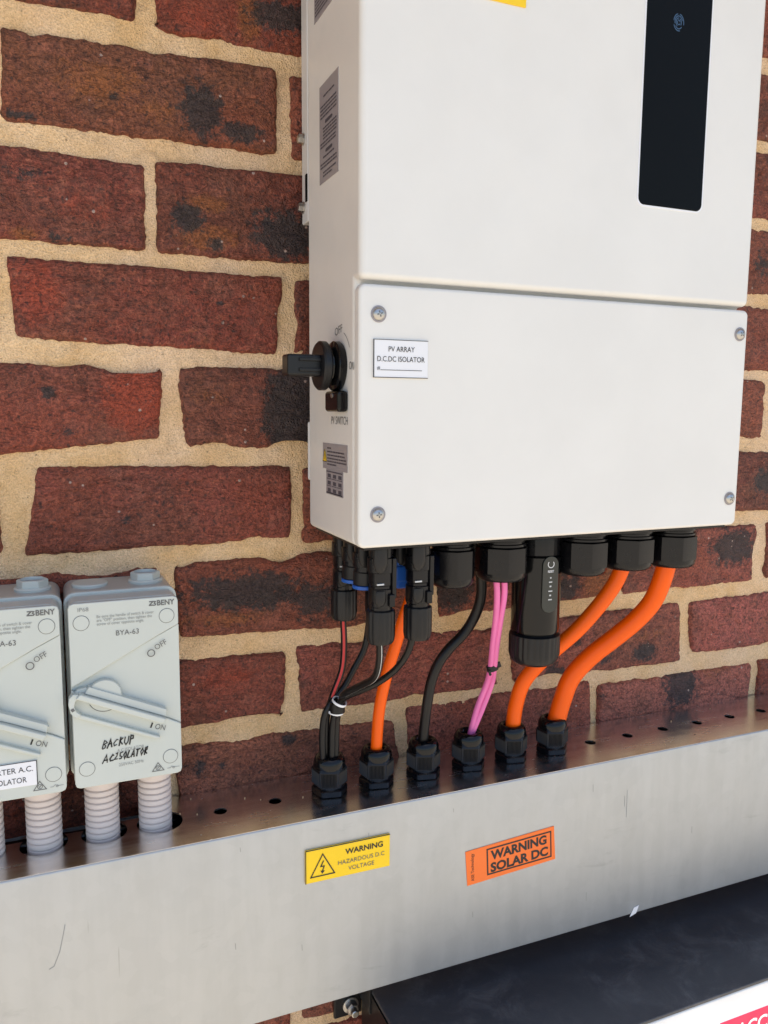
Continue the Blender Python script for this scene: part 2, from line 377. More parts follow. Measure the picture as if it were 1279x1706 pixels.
def lathe(profile, n=32, axis='Z', bm=None, mod=None, at=(0, 0, 0), sx=1.0, sy=1.0, cap=True):
    """profile [(radius, height)], turned about an axis; mod(theta, i) scales the radius"""
    bm = bm or bmesh.new()
    rings = []
    for i, (r, h) in enumerate(profile):
        ring = []
        for k in range(n):
            th = 2 * math.pi * k / n
            rr = r * (mod(th, i) if mod else 1)
            a, b = rr * math.cos(th) * sx, rr * math.sin(th) * sy
            q = {'Z': (a, b, h), 'X': (h, a, b), 'Y': (a, h, b)}[axis]
            ring.append(bm.verts.new((q[0] + at[0], q[1] + at[1], q[2] + at[2])))
        rings.append(ring)
    for a, b in zip(rings, rings[1:]):
        for k in range(n):
            bm.faces.new((a[k], a[(k + 1) % n], b[(k + 1) % n], b[k]))
    if cap:
        bm.faces.new(rings[0]); bm.faces.new(rings[-1])
    return bm

def hexr(th, n=6, ph=0.0):
    """radius factor that turns a circle into a regular n-gon of unit circumradius"""
    s = 2 * math.pi / n
    return math.cos(s / 2) / math.cos(((th + ph) % s) - s / 2)

def smooth_path(pts, k=8):
    pts = [Vector(q) for q in pts]
    P = [pts[0] * 2 - pts[1]] + pts + [pts[-1] * 2 - pts[-2]]
    out = []
    for i in range(1, len(P) - 2):
        p0, p1, p2, p3 = P[i - 1:i + 3]
        for j in range(k):
            t = j / k
            out.append(0.5 * ((2 * p1) + (p2 - p0) * t + (2 * p0 - 5 * p1 + 4 * p2 - p3) * t * t + (3 * p1 - p0 - 3 * p2 + p3) * t ** 3))
    out.append(pts[-1])
    for _ in range(3):
        out = [out[0]] + [(a + b * 2 + c) / 4 for a, b, c in zip(out, out[1:], out[2:])] + [out[-1]]
    return out

def frames(path):
    T = [(b - a).normalized() for a, b in zip(path, path[1:])]
    T.append(T[-1])
    nrm = T[0].orthogonal().normalized()
    if abs(T[0].z) > 0.5: nrm = (Vector((0, -1, 0)) - T[0] * Vector((0, -1, 0)).dot(T[0])).normalized()
    F = []
    for t in T:
        nrm = (nrm - t * nrm.dot(t)).normalized()
        F.append((t, nrm, t.cross(nrm)))
    return F

def tube(path, r, n=20, bm=None, cap=True):
    bm = bm or bmesh.new()
    rings = []
    for q, (t, a, b) in zip(path, frames(path)):
        rings.append([bm.verts.new(q + (a * math.cos(2 * math.pi * k / n) + b * math.sin(2 * math.pi * k / n)) * r) for k in range(n)])
    for x, y in zip(rings, rings[1:]):
        for k in range(n):
            bm.faces.new((x[k], x[(k + 1) % n], y[(k + 1) % n], y[k]))
    if cap: bm.faces.new(rings[0]); bm.faces.new(rings[-1])
    return bm

def stripe(path, r, ang, width, bm=None):
    """thin printed stripe running along a cable"""
    bm = bm or bmesh.new()
    prev = None
    for q, (t, a, b) in zip(path, frames(path)):
        row = []
        for d in (-0.5, 0, 0.5):
            th = ang + d * width / r
            row.append(bm.verts.new(q + (a * math.cos(th) + b * math.sin(th)) * (r + 0.00012)))
        if prev:
            for k in (0, 1): bm.faces.new((prev[k], prev[k + 1], row[k + 1], row[k]))
        prev = row
    return bm

class Face:
    """a flat face in the scene: origin, reading direction, up"""
    def __init__(self, o, u, v):
        self.o, self.u, self.v = Vector(o), Vector(u).normalized(), Vector(v).normalized()
        self.n = self.u.cross(self.v)
    def p(self, a, b, h=0.0): return self.o + self.u * a + self.v * b + self.n * h
    def mat(self, a, b, h, rot=0.0):
        uu = self.u * math.cos(rot) + self.v * math.sin(rot)
        vv = -self.u * math.sin(rot) + self.v * math.cos(rot)
        q = self.p(a, b, h)
        return Matrix(((uu.x, vv.x, self.n.x, q.x), (uu.y, vv.y, self.n.y, q.y), (uu.z, vv.z, self.n.z, q.z), (0, 0, 0, 1)))
    def prism(self, pts, h0, h1, bm=None):
        """polygon pts (a, b) or (a, b, top) raised from h0 to h1"""
        bm = bm or bmesh.new()
        lo = [bm.verts.new(self.p(q[0], q[1], h0)) for q in pts]
        hi = [bm.verts.new(self.p(q[0], q[1], q[2] if len(q) > 2 else h1)) for q in pts]
        bm.faces.new(hi); bm.faces.new(lo[::-1])
        for i in range(len(pts)):
            j = (i + 1) % len(pts)
            bm.faces.new((lo[i], lo[j], hi[j], hi[i]))
        return bm
    def ribbon(self, pts, width, h=0.0003, closed=False, bm=None):
        bm = bm or bmesh.new()
        n = len(pts)
        rows = []
        for i in range(n):
            a = Vector(pts[i - 1] if (i or closed) else pts[0]).to_2d(); b = Vector(pts[i]).to_2d(); c = Vector(pts[(i + 1) % n] if (i < n - 1 or closed) else pts[-1]).to_2d()
            d1 = (b - a).normalized() if (b - a).length > 1e-9 else (c - b).normalized()
            d2 = (c - b).normalized() if (c - b).length > 1e-9 else d1
            m = (Vector((-d1.y, d1.x)) + Vector((-d2.y, d2.x)))
            m = m.normalized() if m.length > 1e-6 else Vector((-d1.y, d1.x))
            k = width / 2 / max(0.35, m.dot(Vector((-d1.y, d1.x))))
            rows.append((bm.verts.new(self.p(b.x + m.x * k, b.y + m.y * k, h)), bm.verts.new(self.p(b.x - m.x * k, b.y - m.y * k, h))))
        for i in range(n if closed else n - 1):
            x, y = rows[i], rows[(i + 1) % n]
            bm.faces.new((x[1], y[1], y[0], x[0]))
        return bm
    def ring(self, a, b, r, width, h=0.0003, n=40, bm=None, t0=0.0, t1=2 * math.pi, sx=1.0):
        full = t1 - t0 > 6.28
        m = n if full else n + 1
        return self.ribbon([(a + sx * r * math.cos(t0 + (t1 - t0) * i / n), b + r * math.sin(t0 + (t1 - t0) * i / n)) for i in range(m)], width, h, full, bm)

def text(name, body, face, a, b, size, material, parent, h=0.0004, rot=0.0, align='LEFT', bold=0.0, sx=1.0, width=None, space=1.0):
    cu = bpy.data.curves.new(name, 'FONT')
    cu.body, cu.size, cu.align_x = body, 1.0, align
    cu.offset = bold
    cu.space_character = space
    cu.space_line = 0.92
    cu.resolution_u = 3
    tmp = bpy.data.objects.new(name, cu)
    COL.objects.link(tmp)
    dg = bpy.context.evaluated_depsgraph_get()
    me = bpy.data.meshes.new_from_object(tmp.evaluated_get(dg))
    bpy.data.objects.remove(tmp); bpy.data.curves.remove(cu)
    if width:
        xs = [q.co.x for q in me.vertices]
        sx = width / (max(xs) - min(xs)) / size
    me.transform(face.mat(a, b, h, rot) @ Matrix.Diagonal((size * sx, size, 1, 1)))
    me.materials.clear()
    return put(name, me, material, parent)

def rrect(w, h, r, n=6, cx=0.0, cy=0.0):
    out = []
    for sx, sy, a0 in ((1, 1, 0), (-1, 1, 90), (-1, -1, 180), (1, -1, 270)):
        for i in range(n + 1):
            a = math.radians(a0 + 90 * i / n)
            out.append((cx + sx * (w / 2 - r) + r * math.cos(a), cy + sy * (h / 2 - r) + r * math.sin(a)))
    return out

def sheet_with_holes(outer, holes, thick):
    """flat sheet in x,y (top at z=0) with round or shaped openings, through a filled 2D curve"""
    cu = bpy.data.curves.new('sheet', 'CURVE')
    cu.dimensions, cu.fill_mode = '2D', 'BOTH'
    cu.extrude = thick / 2
    for poly in [outer] + holes:
        sp = cu.splines.new('POLY')
        sp.points.add(len(poly) - 1)
        for q, (x, y) in zip(sp.points, poly): q.co = (x, y, -thick / 2, 1)
        sp.use_cyclic_u = True
    tmp = bpy.data.objects.new('sheet', cu)
    COL.objects.link(tmp)
    me = bpy.data.meshes.new_from_object(tmp.evaluated_get(bpy.context.evaluated_depsgraph_get()))
    bpy.data.objects.remove(tmp); bpy.data.curves.remove(cu)
    return me

def structure(o):
    o['kind'] = 'structure'
    return o

# ------------------------------------------------------------------ setting: paving and eave
structure(put('ground', box(-60, 60, -60, 60, -1.80, -1.75), 'paving'))
structure(put('eave_soffit', box(-4, 5, -0.602, 0.2, 0.60, 0.72), 'soffit'))

# ------------------------------------------------------------------ brick wall
wall = thing('brick_wall', 'dark red brick wall with thick sandy mortar joints behind the equipment', 'wall', (0, 0, -1.75))
PX, PZ = 0.120, 0.086
PALETTE = [(0.150, 0.042, 0.026), (0.128, 0.042, 0.027), (0.138, 0.042, 0.032), (0.160, 0.042, 0.024), (0.118, 0.040, 0.028), (0.142, 0.048, 0.028)]
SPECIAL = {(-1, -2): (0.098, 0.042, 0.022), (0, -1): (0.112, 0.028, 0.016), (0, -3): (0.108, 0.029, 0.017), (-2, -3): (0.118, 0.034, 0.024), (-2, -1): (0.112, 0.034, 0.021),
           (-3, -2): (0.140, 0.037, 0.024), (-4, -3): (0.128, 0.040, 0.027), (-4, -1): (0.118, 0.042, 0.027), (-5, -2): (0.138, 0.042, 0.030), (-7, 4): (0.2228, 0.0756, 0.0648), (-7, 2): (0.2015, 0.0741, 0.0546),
           (-7, 0): (0.168, 0.0552, 0.0432), (-8, 3): (0.238, 0.0924, 0.07), (-8, 1): (0.2054, 0.078, 0.0572), (-6, 3): (0.1875, 0.0625, 0.0475), (-8, -1): (0.204, 0.0864, 0.054), (-7, -2): (0.165, 0.050, 0.032)}  # lower right bricks: pinker clay, also lightened to stand in for stronger light there
def joint_z(k):
    return 0.086 * k if k >= -7 else -0.602 + 0.083 * (k + 7)

def stain_at(x, z, L):
    s = 0.0
    for cx, cz, rx, rz, k in L:
        d = ((x - cx) / rx) ** 2 + ((z - cz) / rz) ** 2
        if d < 6: s = max(s, k * math.exp(-0.75 * d))
    return s

def brick_mesh(c, seed, step):
    TL, TR, BR, BL = [Vector((q[0], 0, q[1])) for q in c]
    gr = 0.0014
    TL += Vector((-gr, 0, gr)); TR += Vector((gr, 0, gr)); BR += Vector((gr, 0, -gr)); BL += Vector((-gr, 0, -gr))
    L = ((TR - TL).length + (BR - BL).length) / 2
    H = ((TL - BL).length + (TR - BR).length) / 2
    def params(ln):
        e = [0, 0.0012, 0.0028, 0.0050, 0.0078]
        k = max(2, round((ln - 0.0156) / step))
        mid = [0.0078 + (ln - 0.0156) * i / k for i in range(1, k)]
        return [q / ln for q in e] + [q / ln for q in mid] + [1 - q / ln for q in reversed(e)]
    U, V = params(L), params(H)
    rc = [random.uniform(0.003, 0.0085) for _ in range(4)]
    hx, hz = L / 2, H / 2
    ex, ez = (TR - TL + BR - BL).normalized(), (TL - BL + TR - BR).normalized()
    cen = (TL + TR + BR + BL) / 4
    tilt = (random.uniform(-0.008, 0.008), random.uniform(-0.012, 0.012), random.uniform(-0.0014, 0.0004))
    verts, cols, faces = [], [], []
    nu, nv = len(U), len(V)
    for v in V:
        for u in U:
            lx, lz = (u - 0.5) * L, (v - 0.5) * H
            d = min(hx - abs(lx), hz - abs(lz))
            r = rc[(0 if lx < 0 else 1) + (0 if lz > 0 else 2)]
            a, b = (abs(lx) - (hx - r)) / r, (abs(lz) - (hz - r)) / r
            if a > 0 and b > 0:
                k = max(a, b) / math.hypot(a, b)
                lx = math.copysign(hx - r + a * k * r, lx); lz = math.copysign(hz - r + b * k * r, lz)
            base = BL.lerp(BR, lx / L + 0.5).lerp(TL.lerp(TR, lx / L + 0.5), lz / H + 0.5)
            q = Vector((base.x + seed * 0.37, seed * 1.3, base.z))
            w = max(0.0, 1 - d / 0.009)
            if w > 0:
                en = mn.noise(q * 30) * 0.0012 + mn.noise(q * 130) * 0.0012 + mn.noise(q * 330) * 0.0013 - 0.0002 - max(0.0, mn.noise(q * 21 + Vector((7, 3, 1))) - 0.24) * 0.019
                dirv = Vector((lx / hx, 0, lz / hz))
                if hx - abs(lx) < hz - abs(lz): dirv = Vector((math.copysign(1, lx), 0, 0))
                else: dirv = Vector((0, 0, math.copysign(1, lz)))
                base = base + dirv * en * w
            y = tilt[0] * lx + tilt[1] * lz + tilt[2]
            y += mn.noise(q * 22) * 0.0013 + mn.noise(q * 75) * 0.0010 + mn.noise(q * 210) * 0.00055
            fold = abs(mn.noise(Vector((q.x * 16 + q.z * 9, q.y, q.z * 34 - q.x * 7))))
            y += max(0.0, 0.075 - fold) * 0.028
            y += 0.0070 * max(0.0, 1 - d / 0.0032) ** 2 + 0.0022 * max(0.0, 1 - d / 0.013) ** 2 - 0.0012
            verts.append((base.x, y, base.z))
            cols.append((min(1, stain_at(base.x, base.z, BURN)), min(1, stain_at(base.x, base.z, ORANGE)), min(1, stain_at(base.x, base.z, RED)), 1))
    for j in range(nv - 1):
        for i in range(nu - 1):
            k = j * nu + i
            faces.append((k, k + 1, k + nu + 1, k + nu))
    rim = [i for i in range(nu)] + [j * nu + nu - 1 for j in range(1, nv)] + [(nv - 1) * nu + i for i in range(nu - 2, -1, -1)] + [j * nu for j in range(nv - 2, 0, -1)]
    s0 = len(verts)
    for k in rim:
        verts.append((verts[k][0], 0.028, verts[k][2])); cols.append(cols[k])
    for i in range(len(rim)):
        j = (i + 1) % len(rim)
        faces.append((rim[j], rim[i], s0 + i, s0 + j))
    me = bpy.data.meshes.new('brick')
    me.from_pydata(verts, [], faces)
    at = me.color_attributes.new('stain', 'FLOAT_COLOR', 'POINT')
    at.data.foreach_set('color', [q for c4 in cols for q in c4])
    for pl in me.polygons: pl.use_smooth = True
    return me

seed = 0
for k in range(4, -14, -1):                                # course k lies between joint k and joint k+1
    par = -1 if k % 2 == 0 else 0
    for m in range(-8 + par, 12, 2):
        seed += 1
        x0, x1 = m * PX + 0.006 + random.uniform(-0.003, 0.003), (m + 2) * PX - 0.006 + random.uniform(-0.003, 0.003)
        z0, z1 = joint_z(k) + 0.0065 + random.uniform(-0.002, 0.002), joint_z(k + 1) - 0.0065 + random.uniform(-0.002, 0.002)
        c = [(x0, z1 + random.uniform(-0.002, 0.002)), (x1, z1 + random.uniform(-0.002, 0.002)), (x1, z0 + random.uniform(-0.002, 0.002)), (x0, z0 + random.uniform(-0.002, 0.002))]
        ms = BRICKS.get((k, m))
        if ms: c = [b or a for a, b in zip(c, ms)]
        # a neighbour that was measured also fixes the open end next to it
        nb = BRICKS.get((k, m + 2))
        if nb:
            if nb[0] and not (ms and ms[1]): c[1] = (nb[0][0] - 0.011, c[1][1])
            if nb[3] and not (ms and ms[2]): c[2] = (nb[3][0] - 0.011, c[2][1])
        nb = BRICKS.get((k, m - 2))
        if nb:
            if nb[1] and not (ms and ms[0]): c[0] = (nb[1][0] + 0.011, c[0][1])
            if nb[2] and not (ms and ms[3]): c[3] = (nb[2][0] + 0.011, c[3][1])
        seen = -0.32 < x1 and x0 < 0.62 and -0.70 < z1 and z0 < 0.10
        me = brick_mesh(c, seed, 0.0034 if seen else 0.012)
        o = put('brick', me, 'brick', wall)
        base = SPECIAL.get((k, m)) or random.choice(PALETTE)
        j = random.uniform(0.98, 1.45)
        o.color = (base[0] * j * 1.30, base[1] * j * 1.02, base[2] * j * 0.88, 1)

def mortar_mesh():
    x0, x1, z0, z1, st = -0.60, 0.95, -0.98, 0.32, 0.0030
    nx, nz = int((x1 - x0) / st), int((z1 - z0) / st)
    vs, fs = [], []
    for j in range(nz + 1):
        for i in range(nx + 1):
            q = Vector((x0 + i * st, 0.4, z0 + j * st))
            vs.append((q.x, 0.0030 + mn.noise(q * 15) * 0.0026 + mn.noise(q * 70) * 0.0014 + mn.noise(q * 190) * 0.0013, q.z))
    for j in range(nz):
        for i in range(nx):
            k = j * (nx + 1) + i
            fs.append((k, k + 1, k + nx + 2, k + nx + 1))
    me = bpy.data.meshes.new('mortar')
    me.from_pydata(vs, [], fs)
    for pl in me.polygons: pl.use_smooth = True
    return me
put('mortar', mortar_mesh(), 'mortar', wall)
put('wall_core', box(-3, 4, 0.006, 0.2, -1.75, 0.60), 'mortar', wall)

# ------------------------------------------------------------------ inverter
X0, X1, YB, YF, ZB, ZG, ZT = 0.0069, 0.3889, -0.028, -0.156, -0.4079, -0.2080, 0.215
FRONT = Face((0, YF, 0), (1, 0, 0), (0, 0, 1))
SIDE = Face((X0, 0, 0), (0, -1, 0), (0, 0, 1))             # a = -y on this face
inv = thing('solar_inverter', 'large white box inverter with black display strip mounted on the brick wall', 'inverter', (0.2, -0.09, ZB))
prof = [(0.028, ZB), (0.1445, ZB), (0.1445, -0.2062), (0.156, -0.2062), (0.156, ZT), (0.028, ZT)]
bm = bmesh.new()
a_ = [bm.verts.new((X0, -y, z)) for y, z in prof]
b_ = [bm.verts.new((X1, -y, z)) for y, z in prof]
bm.faces.new(a_); bm.faces.new(b_[::-1])
for i in range(6): bm.faces.new((a_[i], a_[(i + 1) % 6], b_[(i + 1) % 6], b_[i]))
put('housing', bm, 'white', inv, bevel=0.0052, segs=5)
put('wiring_cover', FRONT.prism(rrect(X1 - X0 + 0.0012, ZG - ZB - 0.0012, 0.0055, 6, (X0 + X1) / 2, (ZG + ZB) / 2 - 0.0008), -0.0112, 0.0), 'white', inv, bevel=0.0030, segs=4)

def screw(face, a, b, parent, r=0.0051, rot=0.3):
    q = face.p(a, b)
    o = put('screw', lathe([(r, 0.0), (r, -0.0008), (r * 0.93, -0.0017), (r * 0.74, -0.0026), (r * 0.45, -0.0032), (0.0001, -0.0034)], 32, 'Y', cap=False), 'bolt', parent, q, smooth=40)
    f2 = Face(q, (math.cos(rot), 0, math.sin(rot)), (-math.sin(rot), 0, math.cos(rot)))
    w, l = r * 0.10, r * 0.45
    cross = [(w, w), (w, l), (-w, l), (-w, w), (-l, w), (-l, -w), (-w, -w), (-w, -l), (w, -l), (w, -w), (l, -w), (l, w)]
    put('cross_slot', f2.prism(cross, 0.0024, 0.00335), 'ink_grey', o)
    put('washer', lathe([(r * 1.22, 0), (r * 1.22, -0.0006), (r, -0.0007)], 32, 'Y', cap=False), 'label_grey', o, q)
for (a, b), rt in zip(((0.0218, -0.2312), (0.3796, -0.2312), (0.0221, -0.3820), (0.3793, -0.3825)), (0.3, 0.9, 0.1, 0.6)):
    screw(FRONT, a, b, inv, rot=rt)

disp = put('display', FRONT.prism(rrect(0.0688, 0.300, 0.006, 6, 0.2912, 0.0212), -0.001, 0.0009), 'glass', inv, bevel=0.0006, segs=2)
put('display_bezel', FRONT.prism(rrect(0.0718, 0.303, 0.0072, 6, 0.2912, 0.0212), -0.001, 0.0004), 'paper', disp, bevel=0.0003, segs=2)
bm = bmesh.new()
for i, r in enumerate((0.0018, 0.0034, 0.0050, 0.0066)):
    for t0, t1 in (((0.2, 2.2), (2.6, 5.9)), ((-0.6, 1.1), (1.5, 4.2)), ((0.4, 3.4), (3.8, 5.6)), ((-0.2, 1.4), (1.8, 3.0), (3.5, 5.0)))[i]:
        FRONT.ring(0.2898, 0.0195, r, 0.0006, 0.0012, 20, bm, t0, t1, 0.8)
put('display_icon', bm, 'icon', disp)

# front label: PV array isolator
lab = put('isolator_label', box(0.0172, 0.0626, YF - 0.0012, YF - 0.0001, -0.2780, -0.2496), 'paper', inv, bevel=0.0002, segs=1)
lab['label'] = 'white PV ARRAY isolator label with black edge'
LF = Face((0, YF - 0.0012, 0), (1, 0, 0), (0, 0, 1))
bm = LF.prism([(0.0172, -0.2780), (0.0180, -0.2780), (0.0180, -0.2496), (0.0172, -0.2496)], 0.0, 0.0003)
LF.prism([(0.0180, -0.2500), (0.0626, -0.2500), (0.0626, -0.2496), (0.0180, -0.2496)], 0.0, 0.0003, bm)
LF.prism([(0.0180, -0.2780), (0.0626, -0.2780), (0.0626, -0.2775), (0.0180, -0.2775)], 0.0, 0.0003, bm)
put('label_edge', bm, 'ink', lab)
text('lettering', 'PV ARRAY', LF, 0.0402, -0.2585, 0.0056, 'ink', lab, align='CENTER', width=0.0215)
text('lettering', 'D.C.DC ISOLATOR', LF, 0.0399, -0.2659, 0.0056, 'ink', lab, align='CENTER', width=0.0392)
text('lettering', '#', LF, 0.0203, -0.2722, 0.0042, 'ink', lab)
put('writing_line', LF.ribbon([(0.0230, -0.2722), (0.0575, -0.2722)], 0.0004), 'ink', lab)

# yellow warning label cut by the top of the picture
yl = put('yellow_label', box(0.060, 0.1417, YF - 0.0011, YF - 0.0001, 0.0035, 0.036), 'yellow', inv, bevel=0.0002, segs=1)
yl['label'] = 'plain yellow label high on the white front'

# side labels
def side_label(name, a0, a1, z0, z1, parent=inv):
    return put(name, SIDE.prism([(a0, z0), (a1, z0), (a1, z1), (a0, z1)], -0.0002, 0.0004), 'label_grey', parent)
def line_rows(face, rows, w, parent, material='label_ink', h=0.0006):
    bm = bmesh.new()
    for a0, a1, z in rows:
        x = a0
        while x < a1:                                        # words of a line too small to read
            e = min(a1, x + random.uniform(0.003, 0.0085))
            face.ribbon([(x, z), (e, z)], w, h, False, bm)
            x = e + 0.0007
    return put('fine_print', bm, material, parent)
sl = side_label('rating_label', 0.0635, 0.1092, -0.1190, -0.0430)
sl['label'] = 'tall grey rating label of fine print on the white side'
rows = [(0.074, 0.100, -0.0530)] + [(0.0665, 0.106, -0.0600 - 0.0028 * i) for i in range(4)] + [(0.078, 0.096, -0.0735)] + [(0.073, 0.106, -0.0775 - 0.0026 * i) for i in range(4)] + \
       [(0.0665, 0.104, -0.0885 - 0.0026 * i) for i in range(2)] + [(0.079, 0.096, -0.0958)] + [(0.073, 0.1, -0.0997)] + [(0.0665, 0.106, -0.1045 - 0.0026 * i) for i in range(2)] + [(0.073, 0.104, -0.1115), (0.073, 0.095, -0.1142)]
line_rows(SIDE, rows, 0.0013, sl)
put('heading_print', SIDE.ribbon([(0.079, -0.0735), (0.095, -0.0735)], 0.0026, 0.0007, False, SIDE.ribbon([(0.080, -0.0958), (0.095, -0.0958)], 0.0026, 0.0007)), 'label_ink', sl)
sl = side_label('rating_label', 0.0505, 0.094, 0.0105, 0.090)
sl['label'] = 'grey rating label at the top of the white side'
line_rows(SIDE, [(0.0535, 0.091, 0.015 + 0.0028 * i) for i in range(8)], 0.0013, sl)
sl = side_label('warning_label', 0.0702, 0.1305, -0.3515, -0.3301)
sl['label'] = 'small grey warning label with yellow triangle'
line_rows(SIDE, [(0.082, 0.092, -0.3340), (0.082, 0.124, -0.3370), (0.082, 0.125, -0.3398), (0.082, 0.128, -0.3425), (0.082, 0.129, -0.3450), (0.082, 0.105, -0.3475)], 0.0012, sl)
put('warning_triangle', SIDE.prism([(0.0712, -0.3455), (0.0808, -0.3455), (0.0760, -0.3355)], 0.0003, 0.0007), 'yellow', sl)
bm = SIDE.ribbon([(0.0712, -0.3455), (0.0808, -0.3455), (0.0760, -0.3355)], 0.0006, 0.0009, True)
SIDE.ribbon([(0.0760, -0.3440), (0.0760, -0.3390)], 0.0008, 0.0009, False, bm)
put('triangle_outline', bm, 'ink', sl)
sl = side_label('barcode_label', 0.0789, 0.1207, -0.3726, -0.3517)
sl['label'] = 'small grey label with rows of tiny blocks'
bm = bmesh.new()
for r in range(3):
    for c in range(3):
        a, z = 0.0815 + c * 0.0132, -0.3562 - r * 0.0060
        SIDE.prism([(a + 0.002, z - 0.0022), (a + 0.0095, z - 0.0022), (a + 0.0095, z + 0.0008), (a + 0.002, z + 0.0008)], 0.0003, 0.0006, bm)
        SIDE.ribbon([(a - 0.001, z - 0.0032), (a + 0.011, z - 0.0032)], 0.0006, 0.0006, False, bm)
put('fine_print', bm, 'label_ink', sl)
put('fine_print', SIDE.ribbon([(0.0800, -0.3535), (0.1195, -0.3535)], 0.0010, 0.0006, False, SIDE.ribbon([(0.0800, -0.3712), (0.1195, -0.3712)], 0.0010, 0.0006)), 'label_ink', sl)
text('lettering', 'OFF', SIDE, 0.1010, -0.2440, 0.0088, 'ink_grey', inv, h=0.0003, rot=math.radians(8), width=0.0175)
text('lettering', 'ON', SIDE, 0.1335, -0.2712, 0.0088, 'ink_grey', inv, h=0.0003, rot=math.radians(-6), width=0.0105)
text('lettering', 'PV SWITCH', SIDE, 0.0915, -0.3140, 0.0092, 'ink_grey', inv, h=0.0003, width=0.0390)
put('arc_mark', SIDE.ring(0.1107, -0.2680, 0.0275, 0.0006, 0.0003, 16, None, 0.50, 1.15), 'ink_grey', inv)

# rotary PV switch on the side
sw = (X0, -0.1110, -0.2680)
rot_sw = put('rotary_switch', lathe([(0.0185, 0.0), (0.0195, -0.0015), (0.0195, -0.0055), (0.0180, -0.0070), (0.0135, -0.0085), (0.0130, -0.0105)], 40, 'X'), 'gloss', inv, sw, smooth=35)
put('knob_disc', lathe([(0.0130, -0.0100), (0.0180, -0.0112), (0.0192, -0.0125), (0.0192, -0.0168), (0.0178, -0.0182)], 40, 'X'), 'matte', rot_sw, sw, smooth=35)
bm = box(-0.0450, -0.0170, -0.0085, 0.0085, -0.0085, 0.0082)
put('handle', bm, 'matte', rot_sw, sw, bevel=0.0022, segs=3)
bm = box(-0.0360, -0.0182, -0.0105, 0.0100, -0.0050, -0.0024); box(-0.0360, -0.0182, -0.0105, 0.0100, 0.0030, 0.0054, bm)
put('handle_rib', bm, 'matte', rot_sw, sw, bevel=0.0006, segs=2)
put('lock_tab', box(-0.0090, 0.0, -0.0210, 0.0110, -0.0360, -0.0195), 'gloss', rot_sw, sw, bevel=0.0028, segs=3)
put('lock_screw', lathe([(0.0019, -0.0090), (0.0019, -0.0096), (0.0012, -0.0100)], 16, 'X', at=(0, -0.0080, -0.0232)), 'bolt', rot_sw, sw, smooth=40)

# wall bracket behind the housing
br_ = put('mounting_bracket', box(X0 + 0.0004, X1 - 0.004, -0.0276, -0.0110, -0.140, ZT - 0.02), 'bracket', inv, bevel=0.0012, segs=2)
put('bracket_plate', box(0.05, 0.34, -0.0112, -0.0010, -0.12, ZT - 0.03), 'bracket', br_)
put('slot', box(X0 - 0.0002, X0 + 0.002, -0.0270, -0.0225, -0.123, -0.100), 'hole', br_)
for z in (-0.0690, -0.1262):
    bm = lathe([(0.0050, 0.001), (0.0050, -0.0008), (0.0040, -0.0012), (0.0040, -0.0045), (0.0030, -0.0052)], 24, 'X', mod=lambda th, i: hexr(th) if i >= 2 else 1)
    put('bracket_bolt', bm, 'bolt', br_, (X0 + 0.0002, -0.0168, z), smooth=30)
put('lower_spacer', box(X0 + 0.0002, X0 + 0.03, -0.0276, -0.0235, -0.366, -0.313), 'bracket', inv, bevel=0.002, segs=2)
put('bottom_plate', box(X0 + 0.006, X1 - 0.006, -0.150, YB - 0.004, ZB - 0.003, ZB + 0.002), 'matte', inv, bevel=0.001, segs=2)

# glands under the inverter
def big_gland(x, y, r, parent, drop, plug=False):
    loc = (x, y, ZB)
    g = put('cable_gland', lathe([(r * 0.86, 0.0), (r * 0.86, -0.006), (r * 0.98, -0.0065), (r * 0.98, -0.0085), (r * 0.90, -0.0092), (r * 0.90, -0.0110), (r * 0.98, -0.0116), (r * 0.98, -0.0134), (r * 0.9, -0.014)], 40), 'black', parent, loc, smooth=35)
    e = r * 1.06
    prof = [(e * 0.90, -0.0138), (e, -0.0150), (e, -drop + 0.010), (e * 0.985, -drop + 0.0075)]
    put('cap_nut', lathe(prof, 48, mod=lambda th, i: 0.12 + 0.88 * hexr(th, 8, 0.25)), 'black', g, loc, smooth=20)
    put('dome', lathe([(e * 0.93, -drop + 0.0078), (e * 0.93, -drop + 0.0045), (e * 0.88, -drop + 0.0014), (e * 0.80, -drop), (e * 0.5, -drop), (e * 0.46, -drop + 0.004)], 40), 'black', g, loc, smooth=35)
    return g
big_gland(0.1145, -0.105, 0.0192, inv, 0.047)
big_gland(0.1640, -0.105, 0.0228, inv, 0.045)
big_gland(0.2525, -0.105, 0.0235, inv, 0.046)
big_gland(0.3050, -0.105, 0.0248, inv, 0.0445)
big_gland(0.3585, -0.105, 0.0245, inv, 0.0455)

